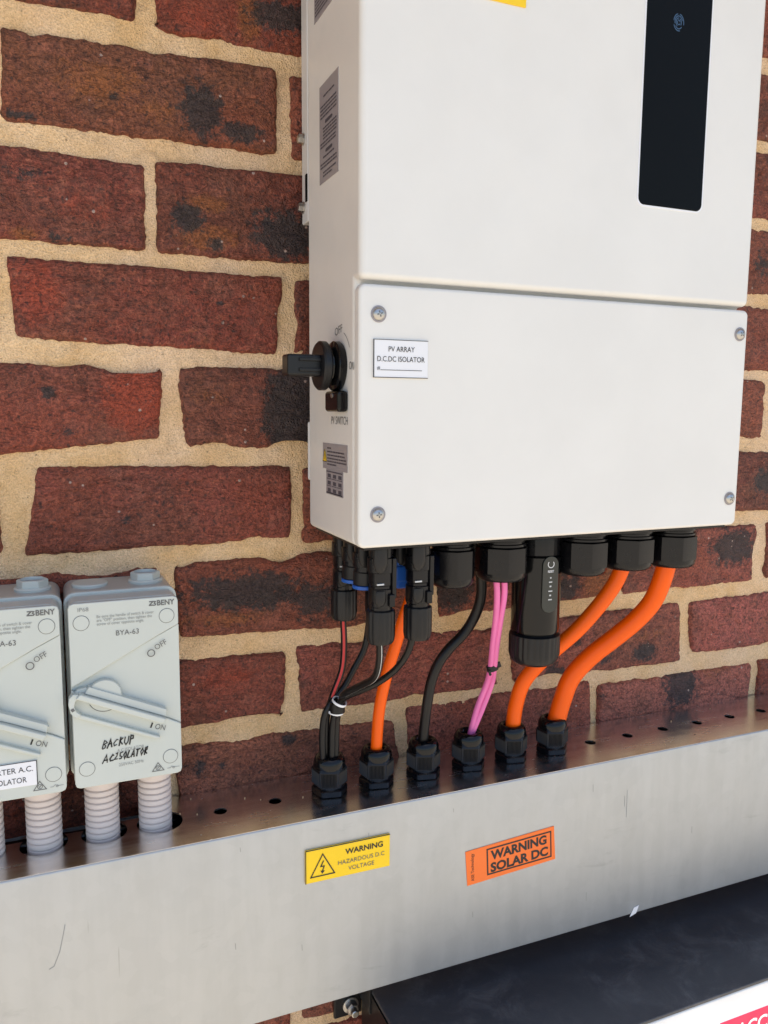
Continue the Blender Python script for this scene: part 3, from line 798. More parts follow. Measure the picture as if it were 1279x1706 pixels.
# solar sockets under the left end: two rows of four
def socket(x, y, parent, cap):
    loc = (x, y, ZB)
    s = put('solar_socket', lathe([(0.0100, 0.0), (0.0100, -0.012), (0.0112, -0.0125), (0.0112, -0.024), (0.0096, -0.0245), (0.0096, -0.029)], 24), 'black', parent, loc, smooth=35)
    put('thumb_tab', lathe([(0.0050, 0.0), (0.0062, -0.006), (0.0062, -0.016), (0.0045, -0.0215), (0.0012, -0.0238)], 20, sx=1.0, sy=0.5, at=(-0.0045, -0.0104, 0)), 'matte', s, loc, smooth=40)
    if cap == 'black':
        put('cap', lathe([(0.0100, -0.0285), (0.0108, -0.0292), (0.0108, -0.0395), (0.0102, -0.0402)], 24), 'matte', s, loc, smooth=35)
        put('cap_rim', lathe([(0.0110, -0.0402), (0.0115, -0.0406), (0.0115, -0.0428), (0.0108, -0.0434)], 24), 'blue', s, loc, smooth=35)
    if cap == 'blue':
        put('cap', box(-0.0088, 0.0088, -0.0088, 0.0088, -0.0450, -0.0120), 'blue', s, loc, bevel=0.0022, segs=2)
        put('cap_rim', box(-0.0102, 0.0102, -0.0102, 0.0102, -0.0385, -0.0250), 'blue', s, loc, bevel=0.0016, segs=2)
for x, y, cap in ((0.0330, -0.050, None), (0.0330, -0.077, 'black'), (0.0330, -0.104, 'black'), (0.0355, -0.131, None),
                  (0.0665, -0.050, None), (0.0665, -0.077, 'blue'), (0.0665, -0.104, 'blue'), (0.0690, -0.131, None)):
    socket(x, y, inv, cap)

# ------------------------------------------------------------------ solar plugs with their cables (one thing each)
def plug_cable(label, x, y, path, stripe_mat=None):
    t = thing('solar_cable', label, 'cable', (x, y, -0.60), 'solar cables with plugs')
    loc = (x, y, ZB)
    body = put('plug_body', lathe([(0.0090, -0.024), (0.0104, -0.0245), (0.0104, -0.0345), (0.0096, -0.0352), (0.0096, -0.0372), (0.0106, -0.0380), (0.0106, -0.0520), (0.0096, -0.0530), (0.0096, -0.0560)], 28,
               mod=lambda th, i: 0.55 + 0.45 * hexr(th, 4, math.pi / 4) * 1.15 if 1 <= i <= 6 else 1), 'black', t, loc, smooth=30)
    bm = box(0.0060, 0.0098, -0.0104, -0.0070, -0.0455, -0.0120)
    box(0.0030, 0.0080, -0.0118, -0.0085, -0.0520, -0.0415, bm)
    put('latch', bm, 'black', body, loc, bevel=0.0010, segs=2)
    bm = lathe([(0.0042, -0.0388), (0.0050, -0.0420), (0.0048, -0.0470), (0.0030, -0.0505), (0.0008, -0.0515)], 18, sx=1.0, sy=0.45, at=(-0.0040, -0.0092, 0))
    put('grip_pad', bm, 'matte', body, loc, smooth=40)
    put('print_mark', box(-0.0075, -0.0015, -0.0107, -0.0096, -0.0335, -0.0323), 'whitestripe', body, loc)
    nut = put('cap_nut', lathe([(0.0100, -0.0552), (0.0117, -0.0562), (0.0120, -0.0580), (0.0120, -0.0775), (0.0114, -0.0815), (0.0100, -0.0836), (0.0052, -0.0838)], 72,
              mod=lambda th, i: 1.0 - (0.055 * (0.5 + 0.5 * math.cos(th * 12)) ** 3 if 1 <= i <= 4 else 0)), 'matte', t, loc, smooth=38)
    pth = smooth_path(path)
    c = put('sheath', tube(pth, 0.0030, 16), 'rubber', t, smooth=180)
    if stripe_mat:
        put('stripe', stripe([q for q in pth if q.z > -0.566], 0.0030, 0.35 if stripe_mat == 'redstripe' else -0.15, 0.0022 if stripe_mat == 'redstripe' else 0.0007), stripe_mat, c)
    return t
plug_cable('thin black solar cable with red stripe hanging from the rearmost left plug', 0.0330, -0.050, PV_RED, 'redstripe')
plug_cable('black solar cable with thin white line from the long plug under the box corner', 0.0355, -0.131, PV_WHITE, 'whitestripe')
plug_cable('plain black solar cable curving down from the half hidden plug behind the corner plug', 0.0665, -0.050, PV_MID)
plug_cable('black solar cable sweeping left from the plug in front of the orange cable', 0.0690, -0.131, PV_FRONT)
tie = thing('cable_marker', 'white marker sleeve round the gathered black solar cables', 'marker', (0.0200, -0.058, -0.575))
f = frames([Vector((0.0205, -0.056, -0.567)), Vector((0.0195, -0.056, -0.590))])
bm = lathe([(0.0066, -0.0011), (0.0071, -0.0011), (0.0071, 0.0011), (0.0066, 0.0011)], 24, cap=False)
bmesh.ops.rotate(bm, verts=bm.verts, matrix=Matrix.Rotation(0.35, 3, 'Y') @ Matrix.Rotation(0.30, 3, 'X'))
put('band', bm, 'paper', tie, (0.0258, -0.058, -0.5665), smooth=40)
bm = lathe([(0.0068, -0.0012), (0.0074, -0.0012), (0.0074, 0.0012), (0.0068, 0.0012)], 24, cap=False)
bmesh.ops.rotate(bm, verts=bm.verts, matrix=Matrix.Rotation(0.1, 3, 'Y') @ Matrix.Rotation(0.15, 3, 'X'))
put('band', bm, 'paper', tie, (0.0245, -0.0515, -0.5775), smooth=40)
put('band', lathe([(0.0064, -0.0052), (0.0070, -0.0050), (0.0070, 0.0042), (0.0064, 0.0044)], 24, cap=False), 'rubber', tie, (0.0250, -0.0545, -0.5722), smooth=40)

# ------------------------------------------------------------------ other cables
def cable(name, label, path, r, material, group=None):
    o = put(name, tube(smooth_path(path, 10), r, 28), material, smooth=180)
    o['label'], o['category'] = label, 'cable'
    if group: o['group'] = group
    return o
cable('orange_cable', 'thin orange cable rising behind the solar plugs, left of the black cable', ORANGE_L, 0.0055, 'orange', 'orange power cables')
cable('orange_cable', 'orange cable curving behind the round black dongle', ORANGE_M, 0.0076, 'orange', 'orange power cables')
cable('orange_cable', 'thickest orange cable, rightmost, sweeping down to the last gland', ORANGE_R, 0.0095, 'orange', 'orange power cables')
cable('black_cable', 'single smooth black cable between the thin orange cable and the pink pair', BLACK_C, 0.0050, 'rubber')
cable('pink_cable', 'left strand of the pair of thin pink cables', PINK_A, 0.0029, 'pink', 'pair of pink data cables')
cable('pink_cable', 'right strand of the pair of thin pink cables', PINK_B, 0.0029, 'pink', 'pair of pink data cables')
tie = thing('cable_tie', 'small black tape tie round the two pink cables', 'cable tie', (0.1775, -0.075, -0.548))
PM = [(a, b) for a, b in zip(PINK_A, PINK_B)][4]
cx, cy, cz = [(a + b) / 2 for a, b in zip(*PM)]
bm = lathe([(0.0056, -0.0030), (0.0061, -0.0028), (0.0060, 0.0026), (0.0055, 0.0030)], 20, sx=1.0, sy=0.72, cap=False)
bmesh.ops.rotate(bm, verts=bm.verts, matrix=Matrix.Rotation(-0.25, 3, 'Y'))
put('band', bm, 'matte', tie, (cx, cy, cz), smooth=40)
bm = box(0.0040, 0.0078, -0.0035, -0.0015, -0.0015, 0.0042); box(-0.0068, -0.0045, -0.0030, -0.0012, -0.0050, 0.0006, bm)
bmesh.ops.rotate(bm, verts=bm.verts, matrix=Matrix.Rotation(-0.35, 3, 'Y'))
put('tail', bm, 'matte', tie, (cx, cy - 0.001, cz), bevel=0.0005, segs=2)

# ------------------------------------------------------------------ data dongle
DX, DY = 0.2120, -0.090
dg_ = thing('data_dongle', 'round glossy black communication dongle with ribbed lower nut hanging under the inverter', 'dongle', (DX, DY, -0.5415))
DL = (DX, DY, ZB)
put('collar', lathe([(0.0190, -0.002), (0.0215, -0.008), (0.0222, -0.012), (0.0222, -0.0262), (0.0212, -0.0275)], 72, mod=lambda th, i: 1 - 0.02 * (0.5 + 0.5 * math.cos(th * 24)) ** 2), 'black', dg_, DL, smooth=30)
bd = put('body', lathe([(0.0200, -0.0270), (0.0228, -0.0285), (0.0230, -0.0320), (0.0228, -0.0985), (0.0222, -0.1010), (0.0205, -0.1018), (0.0200, -0.1045)], 56), 'gloss', dg_, DL, smooth=35)
# window set on the front of the body, slightly bowed with it
WF = Face((DX, DY - 0.0222, ZB), (1, 0, 0), (0, 0, 1))
put('window', WF.prism(rrect(0.0170, 0.0530, 0.0082, 8, 0.0, -0.0530), -0.0030, 0.0012), 'window', bd, bevel=0.0004, segs=2)
WT = Face((DX, DY - 0.0235, ZB), (1, 0, 0), (0, 0, 1))
put('reset_mark', WT.ring(0, -0.0338, 0.0032, 0.0007, 0.0002, 24, None, 2.4, 7.0), 'paper', bd)
text('lettering', 'RESET', WT, 0, -0.0415, 0.0030, 'paper', bd, h=0.0002, align='CENTER', width=0.0066, bold=0.02)
bm = bmesh.new()
for i, z in enumerate((-0.0465, -0.0505, -0.0545, -0.0590, -0.0630, -0.0670)):
    w = (0.0008, 0.0018, 0.0010, 0.0022, 0.0010, 0.0020)[i]
    WT.ribbon([(-w, z), (w, z)], 0.0011 if i % 2 else 0.0014, 0.0002, False, bm)
put('indicator_print', bm, 'whitestripe', bd)
put('lower_nut', lathe([(0.0205, -0.1030), (0.0238, -0.1045), (0.0242, -0.1065), (0.0242, -0.1230), (0.0232, -0.1270), (0.0215, -0.1305), (0.0180, -0.1330), (0.0100, -0.1338)], 120,
    mod=lambda th, i: 1 - (0.035 * (1 if math.cos(th * 26) > 0.35 else 0) if 2 <= i <= 3 else 0)), 'matte', dg_, DL, smooth=25)

# ------------------------------------------------------------------ trunking
TY, TZ, TB = -0.0904, -0.6575, -0.8359
trk = thing('metal_trunking', 'long galvanised steel cable trunking with warning labels along the brick wall', 'trunking', (0.2, -0.045, TB))
TX0, TX1 = -0.85, 1.35
circ = lambda x, y, r, n=28: [(x + r * math.cos(2 * math.pi * i / n), y + r * math.sin(2 * math.pi * i / n)) for i in range(n)]
GL = [0.0205, 0.0680, 0.1178, 0.1680, 0.2178, 0.2680]
HOLES = [-0.0818, -0.0319] + [0.318 + 0.0497 * i for i in range(14)]
BIGH = [-0.1340, -0.1795, -0.2265, -0.2730]
def arc(cx, cy, r, a0, a1, n=16):
    return [(cx + r * math.cos(math.radians(a0 + (a1 - a0) * i / n)), cy + r * math.sin(math.radians(a0 + (a1 - a0) * i / n))) for i in range(n + 1)]
outer = [(TX0, -0.0895), (TX1, -0.0895), (TX1, -0.0025)]
# back edge from right to left; cut away behind the isolator conduits
outer += [(-0.1490, -0.0025), (-0.1490, -0.0300)]
outer += arc(BIGH[1], -0.0440, 0.0185, 50, -210 + 360 - 360, 18)[:]
outer += arc(BIGH[2], -0.0440, 0.0185, 30, -210, 18)
outer += arc(BIGH[3], -0.0440, 0.0185, 30, -210, 18)
outer += [(-0.3000, -0.0300), (-0.3000, -0.0025), (TX0, -0.0025)]
top = sheet_with_holes(outer, [circ(x, -0.0447, 0.0058) for x in HOLES] + [circ(x, -0.045, 0.0100) for x in GL] + [circ(BIGH[0], -0.0440, 0.0192)], 0.0014)
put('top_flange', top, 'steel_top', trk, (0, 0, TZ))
# rounded front fold and front face in one bent sheet
bm = bmesh.new()
sec = [(-0.0890, TZ - 0.0002)] + [(-0.0890 - 0.0016 * math.sin(math.radians(a)), TZ - 0.0018 + 0.0016 * math.cos(math.radians(a))) for a in range(10, 91, 16)] + [(TY - 0.0002, TZ - 0.006), (TY - 0.0002, TB + 0.0015), (TY + 0.0003, TB + 0.0002), (TY + 0.006, TB), (TY + 0.006, TB + 0.0012), (TY + 0.0012, TB + 0.0016), (TY + 0.0012, TZ - 0.003), (-0.0885, TZ - 0.0016)]
ra = [bm.verts.new((TX0, y, z)) for y, z in sec]; rb = [bm.verts.new((TX1, y, z)) for y, z in sec]
for i in range(len(sec)): bm.faces.new((ra[i], ra[(i + 1) % len(sec)], rb[(i + 1) % len(sec)], rb[i]))
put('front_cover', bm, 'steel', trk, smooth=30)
put('back_plate', box(TX0, TX1, -0.0024, -0.0010, TB, TZ - 0.012), 'steel', trk)
put('bottom_flange', box(TX0, TX1, TY + 0.0065, -0.0026, TB + 0.0002, TB + 0.0016), 'steel', trk)
put('inner_bolt', lathe([(0.0065, 0), (0.0065, -0.002), (0.0050, -0.006), (0.002, -0.0075)], 20, 'Y'), 'bolt', trk, (-0.2420, -0.003, -0.6760), smooth=40)
put('inner_cables', tube(smooth_path([(-0.6, -0.012, -0.676), (-0.3, -0.011, -0.674), (-0.15, -0.012, -0.675), (0.1, -0.012, -0.676)]), 0.006, 14), 'gloss', trk, smooth=180)

def small_gland(x, y, parent):
    loc = (x, y, TZ)
    g = put('cable_gland', lathe([(0.0162, 0.0002), (0.0174, 0.0010), (0.0174, 0.0058), (0.0160, 0.0068), (0.0138, 0.0070), (0.0138, 0.0100)], 48, mod=lambda th, i: hexr(th, 6, 0.2) if 0 <= i <= 3 else 1), 'black', parent, loc, smooth=20)
    e = 0.0174
    bm = lathe([(e * 0.86, 0.0088), (e * 0.98, 0.0100), (e * 0.98, 0.0238), (e * 0.90, 0.0262)], 48, mod=lambda th, i: hexr(th, 6, 0.35))
    ns = 6
    for s in range(ns):                                     # fine vertical ribs on the faces of the nut
        th0 = 2 * math.pi * (s + 0.5) / ns - 0.35
        d, tn = e * 0.98 * math.cos(math.pi / ns), e * 0.98 * math.sin(math.pi / ns)
        for q in range(-5, 6):
            off = q / 5.6 * tn * 0.86
            cx, cy = d * math.cos(th0) - off * math.sin(th0), d * math.sin(th0) + off * math.cos(th0)
            ex, ey = math.cos(th0), math.sin(th0)
            w = 0.00042
            vs = [bm.verts.new((cx + sx * w * -ey + o * ex, cy + sx * w * ex + o * ey, z)) for z in (0.0108, 0.0232) for sx, o in ((-1, 0), (1, 0), (0, 0.00055))]
            for f in ((0, 1, 4, 3), (1, 2, 5, 4), (2, 0, 3, 5), (0, 2, 1), (3, 4, 5)): bm.faces.new([vs[i] for i in f])
    put('cap_nut', bm, 'matte', g, loc, smooth=20)
    put('dome', lathe([(e * 0.86, 0.0255), (e * 0.87, 0.0275), (e * 0.84, 0.0318), (e * 0.74, 0.0352), (e * 0.60, 0.0366), (e * 0.48, 0.0360), (e * 0.42, 0.0330)], 40), 'gloss', g, loc, smooth=60)
    return g
g0 = small_gland(GL[0], -0.045, trk)
for x in GL[1:]: copy_part(g0, trk, (x, -0.045, TZ))

TF = Face((0, TY - 0.0002, 0), (1, 0, 0), (0, 0, 1))
yl = put('voltage_warning_label', TF.prism([(-0.0179, -0.7150), (0.0624, -0.7156), (0.0624, -0.6845), (-0.0179, -0.6841)], 0.0001, 0.0016), 'yellow', trk, bevel=0.0003, segs=1)
yl['label'] = 'yellow hazardous voltage warning label'
YF2 = Face((0, TY - 0.0018, 0), (1, 0, 0), (0, 0, 1))
bm = YF2.prism([(-0.0179, -0.7150), (-0.0172, -0.7150), (-0.0172, -0.6841), (-0.0179, -0.6841)], 0, 0.0004)
YF2.prism([(-0.0172, -0.6848), (0.0624, -0.6852), (0.0624, -0.6845), (-0.0172, -0.6841)], 0, 0.0004, bm)
put('label_edge', bm, 'ink', yl)
text('lettering', 'WARNING', YF2, 0.0375, -0.6948, 0.0072, 'ink', yl, align='CENTER', width=0.0362, bold=0.022)
text('lettering', 'HAZARDOUS D.C', YF2, 0.0345, -0.7035, 0.0056, 'ink_grey', yl, align='CENTER', width=0.0445)
text('lettering', 'VOLTAGE', YF2, 0.0345, -0.7105, 0.0056, 'ink_grey', yl, align='CENTER', width=0.0248)
tri = [(-0.0130, -0.7098), (0.0090, -0.7098), (-0.0020, -0.6898)]
bm = YF2.ribbon(tri, 0.0010, 0.0004, True)
YF2.ribbon([(-0.0012, -0.6960), (-0.0038, -0.7012), (-0.0006, -0.7012), (-0.0024, -0.7060)], 0.0010, 0.0004, False, bm)
YF2.prism([(-0.0040, -0.7052), (-0.0026, -0.7082), (-0.0002, -0.7056), (-0.0018, -0.7058)], 0.0, 0.0005, bm)
put('voltage_symbol', bm, 'ink', yl)

ang = math.atan2(0.0055, 0.1001)
OS = Face((0.1444, TY - 0.0002, -0.7555), (math.cos(ang), 0, math.sin(ang)), (-math.sin(ang), 0, math.cos(ang)))
os_ = put('solar_warning_sticker', OS.prism([(0, 0), (0.1003, 0), (0.0993, 0.0358), (-0.0010, 0.0354)], 0.0001, 0.0006), 'orange_label', trk)
os_['label'] = 'orange SOLAR DC warning sticker stuck slightly askew'
put('text_frame', OS.ribbon([(0.0225, 0.0055), (0.0952, 0.0045), (0.0952, 0.0312), (0.0225, 0.0316)], 0.0015, 0.0008, True), 'ink', os_)
text('lettering', 'WARNING', OS, 0.0588, 0.0198, 0.0128, 'ink', os_, h=0.0008, align='CENTER', width=0.0640, bold=0.04)
text('lettering', 'SOLAR DC', OS, 0.0588, 0.0072, 0.0128, 'ink', os_, h=0.0008, align='CENTER', width=0.0660, bold=0.04)
text('lettering', 'ASE Technology', OS, 0.0075, 0.0035, 0.0048, 'ink', os_, h=0.0008, rot=math.pi / 2, width=0.0285)

# scuffs and scratches on the steel
bm = TF.ribbon([(-0.2132, -0.7030), (-0.2150, -0.7120), (-0.2180, -0.7250), (-0.2225, -0.7360), (-0.2262, -0.7376)], 0.0006, 0.00015)
for x, z, l in ((0.3320, -0.6930, 0.030), (0.3290, -0.6990, 0.012), (-0.0745, -0.6690, 0.004), (0.1278, -0.6735, 0.004), (0.2880, -0.6790, 0.008), (-0.0800, -0.7550, 0.006), (0.1510, -0.7840, 0.006), (0.4230, -0.7520, 0.008), (0.2850, -0.7960, 0.010), (-0.0210, -0.7720, 0.006), (0.0420, -0.6800, 0.005)):
    TF.ribbon([(x, z), (x + 0.0003, z - l)], 0.0005, 0.00015, False, bm)
put('scratch_marks', bm, 'ink_soft', trk)
rnd = random.Random(3)
for i in range(11):
    x, y = rnd.uniform(-0.14, 0.02) if i < 8 else rnd.uniform(0.3, 0.6), rnd.uniform(-0.08, -0.012)
    q = rnd.uniform(0.0004, 0.0008)
    put('grit_speck', lathe([(q, 0.0), (q * 1.2, q * 0.6), (q * 0.5, q * 1.4)], 7, mod=lambda th, i: 1 + 0.25 * math.sin(th * 2)), 'mortar', trk, (x, y, TZ + 0.00005))
sc_ = put('tape_scrap', Face((0.348, TY - 0.0004, -0.8365), (1, 0, 0.12), (0.15, 0, 1)).prism([(-0.0050, -0.0010), (0.0030, 0.0005), (0.0052, 0.0085), (-0.0012, 0.0080)], 0.0002, 0.0007), 'paper')
sc_['label'], sc_['category'] = 'tiny white scrap of tape stuck on the lower edge of the steel trunking', 'tape'

# ------------------------------------------------------------------ isolators
IZ, IYF = -0.5230, -0.0850
STROKES = {
    'B': [[(0.1, 0), (0.2, 1), (0.6, 0.95), (0.7, 0.75), (0.3, 0.55), (0.65, 0.35), (0.6, 0.1), (0.1, 0)]],
    'A': [[(0, 0), (0.45, 1), (0.75, 0)], [(0.15, 0.35), (0.75, 0.45)]],
    'C': [[(0.8, 0.8), (0.5, 0.9), (0.15, 0.5), (0.3, 0.1), (0.8, 0.15)]],
    'K': [[(0.2, 0), (0.3, 1)], [(0.8, 0.95), (0.25, 0.5), (0.9, 0.05)]],
    'U': [[(0.1, 1), (0.1, 0.3), (0.4, 0.05), (0.7, 0.3), (0.8, 1.05)]],
    'P': [[(0.2, -0.15), (0.3, 1.0), (0.7, 0.95), (0.75, 0.6), (0.3, 0.45)]],
    'I': [[(0.1, 0.9), (0.6, 0.95), (0.45, 0.5), (0.1, 0.1), (0.8, 0.1)]],
    'S': [[(0.8, 0.95), (0.3, 0.85), (0.3, 0.55), (0.75, 0.4), (0.6, 0.05), (0.1, 0.1)]],
    'O': [[(0.5, 0.95), (0.15, 0.5), (0.4, 0.05), (0.8, 0.45), (0.5, 0.95)]],
    'L': [[(0.3, 1), (0.15, 0.1), (0.75, 0.1)]],
    'T': [[(0.0, 0.9), (0.9, 1.0)], [(0.5, 0.95), (0.4, 0.0)]],
    'R': [[(0.15, 0), (0.25, 1), (0.7, 0.9), (0.65, 0.6), (0.25, 0.5), (0.85, 0.05)]],
}
def handwriting(face, word, a, b, wch, hch, slope, bm, width):
    x = a
    for ch in word:
        if ch == ' ': x += wch * 0.4; continue
        for st in STROKES[ch]:
            jit = lambda: random.uniform(-0.09, 0.09)
            pts = [(x + (u + jit()) * wch * 1.08 + v * hch * 0.2, b + (v * 1.08 + jit()) * hch + (x - a + u * wch) * slope) for u, v in st]
            face.ribbon(pts, width * random.uniform(0.85, 1.35), 0.0004, False, bm)
        x += wch
    return bm

def isolator(cx, label, hex_left):
    t = thing('isolator_switch', label, 'isolator switch', (cx, -0.04, IZ - 0.074), 'AC isolators')
    def F(h): return Face((cx, h, IZ), (1, 0, 0), (0, 0, 1))
    F0 = F(0)
    put('base', F0.prism(rrect(0.0850, 0.1500, 0.0080, 6, 0, 0.0005), 0.001, 0.0545), 'grey_dark', t, bevel=0.0015, segs=2)
    put('base_rim', F0.prism(rrect(0.0865, 0.1520, 0.0085, 6, 0, 0.0005), 0.0535, 0.0590), 'grey', t, bevel=0.0012, segs=3)
    cov = put('cover', F0.prism(rrect(0.0822, 0.1482, 0.0065, 6, 0, 0), 0.0585, 0.0802), 'grey', t, bevel=0.0016, segs=3)
    W, H = 0.0407, 0.0737
    hi = 0.0850
    # raised upper panel, raised lower panel and the sloping sector the handle sweeps
    an = math.radians(-24.3)
    HF = Face((cx - 0.0169, 0, IZ - 0.0030), (math.cos(an), 0, math.sin(an)), (-math.sin(an), 0, math.cos(an)))
    def hf(u, v): return (-0.0169 + u * math.cos(an) - v * math.sin(an), -0.0030 + u * math.sin(an) + v * math.cos(an))
    up = [(-W, 0.0085), (-0.0372, 0.0098), (0.024, 0.0425), (W, 0.0508), (W, H - 0.004), (W - 0.001, H - 0.001), (W - 0.004, H), (-W + 0.004, H), (-W + 0.001, H - 0.001), (-W, H - 0.004)]
    put('upper_panel', F0.prism(up, 0.0800, hi), 'grey', cov, bevel=0.0009, segs=3)
    ed = [hf(-0.0235, -0.0020), hf(0.010, -0.0020), hf(0.055, -0.0020), (W, -0.0318)]
    lo = [(-W, -H + 0.004), (-W + 0.001, -H + 0.001), (-W + 0.004, -H), (W - 0.004, -H), (W - 0.001, -H + 0.001), (W, -H + 0.004)] + ed[::-1] + [(-W, 0.0060)]
    put('lower_panel', F0.prism(lo, 0.0800, hi), 'grey', cov, bevel=0.0009, segs=3)
    sec = [(-W, 0.0064, 0.0804), (*hf(-0.0235, -0.0016), 0.0804), (*hf(0.010, -0.0016), 0.0812), (*hf(0.055, -0.0016), 0.0826), (W, -0.0314, 0.0832), (W, 0.0504, 0.0846), (0.024, 0.0421, 0.0836), (-0.0372, 0.0094, 0.0805), (-W, 0.0081, 0.0804)]
    bm = bmesh.new()
    vs = [bm.verts.new(F0.p(*q)) for q in sec]
    bm.faces.new(vs)
    put('sector', bm, 'grey', cov)
    # handle resting at ON
    hd = put('handle', HF.prism([(-0.0150, -0.0172), (0.0500, -0.0172), (0.0500, 0.0040), (-0.0165, 0.0040), (-0.0215, 0.0010), (-0.0238, -0.0050), (-0.0215, -0.0120)], 0.0803, 0.0856), 'grey', t, bevel=0.0006, segs=2)
    put('knob', lathe([(0.0126, -0.0820), (0.0126, -0.0866), (0.0121, -0.0872)], 48, 'Y'), 'grey', hd, (cx - 0.0169, 0, IZ - 0.0003), smooth=35)
    put('knob_ring', Face((cx - 0.0169, -0.0873, IZ - 0.0003), (1, 0, 0), (0, 0, 1)).ring(0, 0, 0.0124, 0.0005, 0.0001, 40, None, 3.6, 5.6), 'ink_grey', hd)
    put('upper_rail', HF.prism([(-0.0215, -0.0046), (0.0490, -0.0046), (0.0497, 0.0000), (-0.0195, 0.0000)], 0.0850, 0.0935), 'grey', hd, bevel=0.0010, segs=2)
    put('fin', HF.prism([(-0.0160, 0.0002), (0.0497, 0.0002), (0.0480, 0.0062), (-0.0150, 0.0062)], 0.0812, 0.0892), 'grey', hd, bevel=0.0007, segs=2)
    put('lower_rail', HF.prism([(-0.0150, -0.0192), (0.0515, -0.0186), (0.0520, -0.0160), (-0.0130, -0.0158)], 0.0846, 0.0898), 'grey', hd, bevel=0.0009, segs=2)
    put('end_cap', HF.prism([(-0.0145, -0.0190), (-0.0200, -0.0165), (-0.0240, -0.0110), (-0.0255, -0.0060), (-0.0240, -0.0020), (-0.0200, -0.0010), (-0.0190, -0.0030), (-0.0205, -0.0070), (-0.0195, -0.0110), (-0.0165, -0.0140), (-0.0125, -0.0150)], 0.0840, 0.0918), 'grey', hd, bevel=0.0007, segs=2)
    put('pointer_mark', HF.prism([(-0.0215, -0.0135), (-0.0195, -0.0150), (-0.0180, -0.0132), (-0.0200, -0.0117)], 0.0917, 0.0920), 'ink_grey', hd)
    PF = F(-hi)
    for sx in (-1, 1):
        for sz in (-1, 1):
            c = put('screw_cap', PF.prism(circ(sx * 0.0317, sz * 0.0583, 0.0056, 32), -0.001, 0.0004), 'grey', t, bevel=0.0002, segs=1)
            put('cap_gap', PF.ring(sx * 0.0317, sz * 0.0583, 0.0058, 0.00032, 0.0002), 'ink_grey', c)
    text('lettering', 'BENY', PF, 0.0243, 0.0672, 0.0060, 'ink_grey', t, width=0.0134, bold=0.022)
    bm = PF.prism([(0.0186, 0.0710), (0.0218, 0.0710), (0.0218, 0.0702), (0.0198, 0.0681), (0.0218, 0.0681), (0.0218, 0.0672), (0.0184, 0.0672), (0.0184, 0.0680), (0.0205, 0.0702), (0.0186, 0.0702)], 0, 0.0003)
    PF.ribbon([(0.0218, 0.0707), (0.0234, 0.0704), (0.0224, 0.0692), (0.0236, 0.0684), (0.0231, 0.0676), (0.0217, 0.0675)], 0.0008, 0.0003, False, bm)
    put('brand_mark', bm, 'ink_grey', t)
    text('lettering', 'IP68', PF, -0.0342, 0.0672, 0.0044, 'ink_soft', t, width=0.0078)
    text('lettering', 'Be sure the handle of switch & cover\nare "OFF" position, then tighten the\nscrew of cover opposite angle.', PF, -0.0206, 0.0612, 0.0032, 'ink_soft', t, width=0.0424)
    text('lettering', 'BYA-63', PF, -0.0072, 0.0461, 0.0059, 'ink_grey', t, width=0.0170)
    put('off_ring', PF.ring(0.0190, 0.0292, 0.0027, 0.0008, 0.0004), 'ink_grey', t)
    text('lettering', 'OFF', PF, 0.0228, 0.0310, 0.0062, 'ink_grey', t, rot=math.radians(28), width=0.0098)
    put('on_bar', PF.ribbon([(0.0168, -0.0318), (0.0184, -0.0278)], 0.0012, 0.0010), 'ink', t)
    text('lettering', 'ON', PF, 0.0196, -0.0330, 0.0062, 'ink_grey', t, h=0.0010, rot=math.radians(-18), width=0.0080)
    # compliance mark and switch symbol
    bm = PF.ribbon([(0.0172, -0.0690), (0.0262, -0.0690), (0.0217, -0.0622)], 0.0006, 0.0003, True)
    PF.ring(0.0217, -0.0665, 0.0017, 0.0005, 0.0003, 20, bm)
    PF.ribbon([(0.0209, -0.0663), (0.0215, -0.0670), (0.0225, -0.0655)], 0.0005, 0.0003, False, bm)
    put('compliance_mark', bm, 'ink_grey', t)
    bm = PF.ribbon([(0.0288, -0.0682), (0.0310, -0.0682), (0.0328, -0.0666)], 0.0004, 0.0003)
    PF.ribbon([(0.0332, -0.0680), (0.0385, -0.0678)], 0.0004, 0.0003, False, bm)
    PF.ring(0.0338, -0.0680, 0.0008, 0.0004, 0.0003, 12, bm)
    put('switch_symbol', bm, 'ink_soft', t)
    # plugs in the top entries
    for sx, hx in ((-1, hex_left), (1, True)):
        loc = (cx + sx * 0.0222, -0.029, IZ + 0.0755)
        p_ = put('entry_plug', lathe([(0.0128, -0.001), (0.0140, 0.0), (0.0142, 0.0016), (0.0136, 0.0026), (0.0010, 0.0030)] if not hx else [(0.0128, -0.001), (0.0140, 0.0), (0.0142, 0.0016), (0.0132, 0.0028)], 40), 'grey', t, loc, smooth=35)
        if hx:
            put('hex_head', lathe([(0.0122, 0.0020), (0.0122, 0.0078), (0.0112, 0.0086), (0.0094, 0.0086), (0.0090, 0.0060), (0.0010, 0.0058)], 48, mod=lambda th, i: hexr(th, 6, 0.1) if i < 3 else 1), 'grey', p_, loc, smooth=25)
            put('hex_pocket', lathe([(0.0088, 0.0059), (0.0088, 0.0062)], 32), 'grey_dark', p_, loc)
    return t, PF
DXI = -0.0876
iso, PFr = isolator(-0.1604, 'grey isolator switch with handwritten black marker words on its cover', False)
bm = bmesh.new()
handwriting(PFr, 'BACKUP', -0.0205, -0.0440, 0.0040, 0.0062, 0.07, bm, 0.0009)
handwriting(PFr, 'AC', -0.0205, -0.0560, 0.0043, 0.0058, 0.08, bm, 0.0009)
handwriting(PFr, 'ISOLATOR', -0.0118, -0.0549, 0.0032, 0.0056, 0.06, bm, 0.0009)
put('handwriting', bm, 'ink', iso)
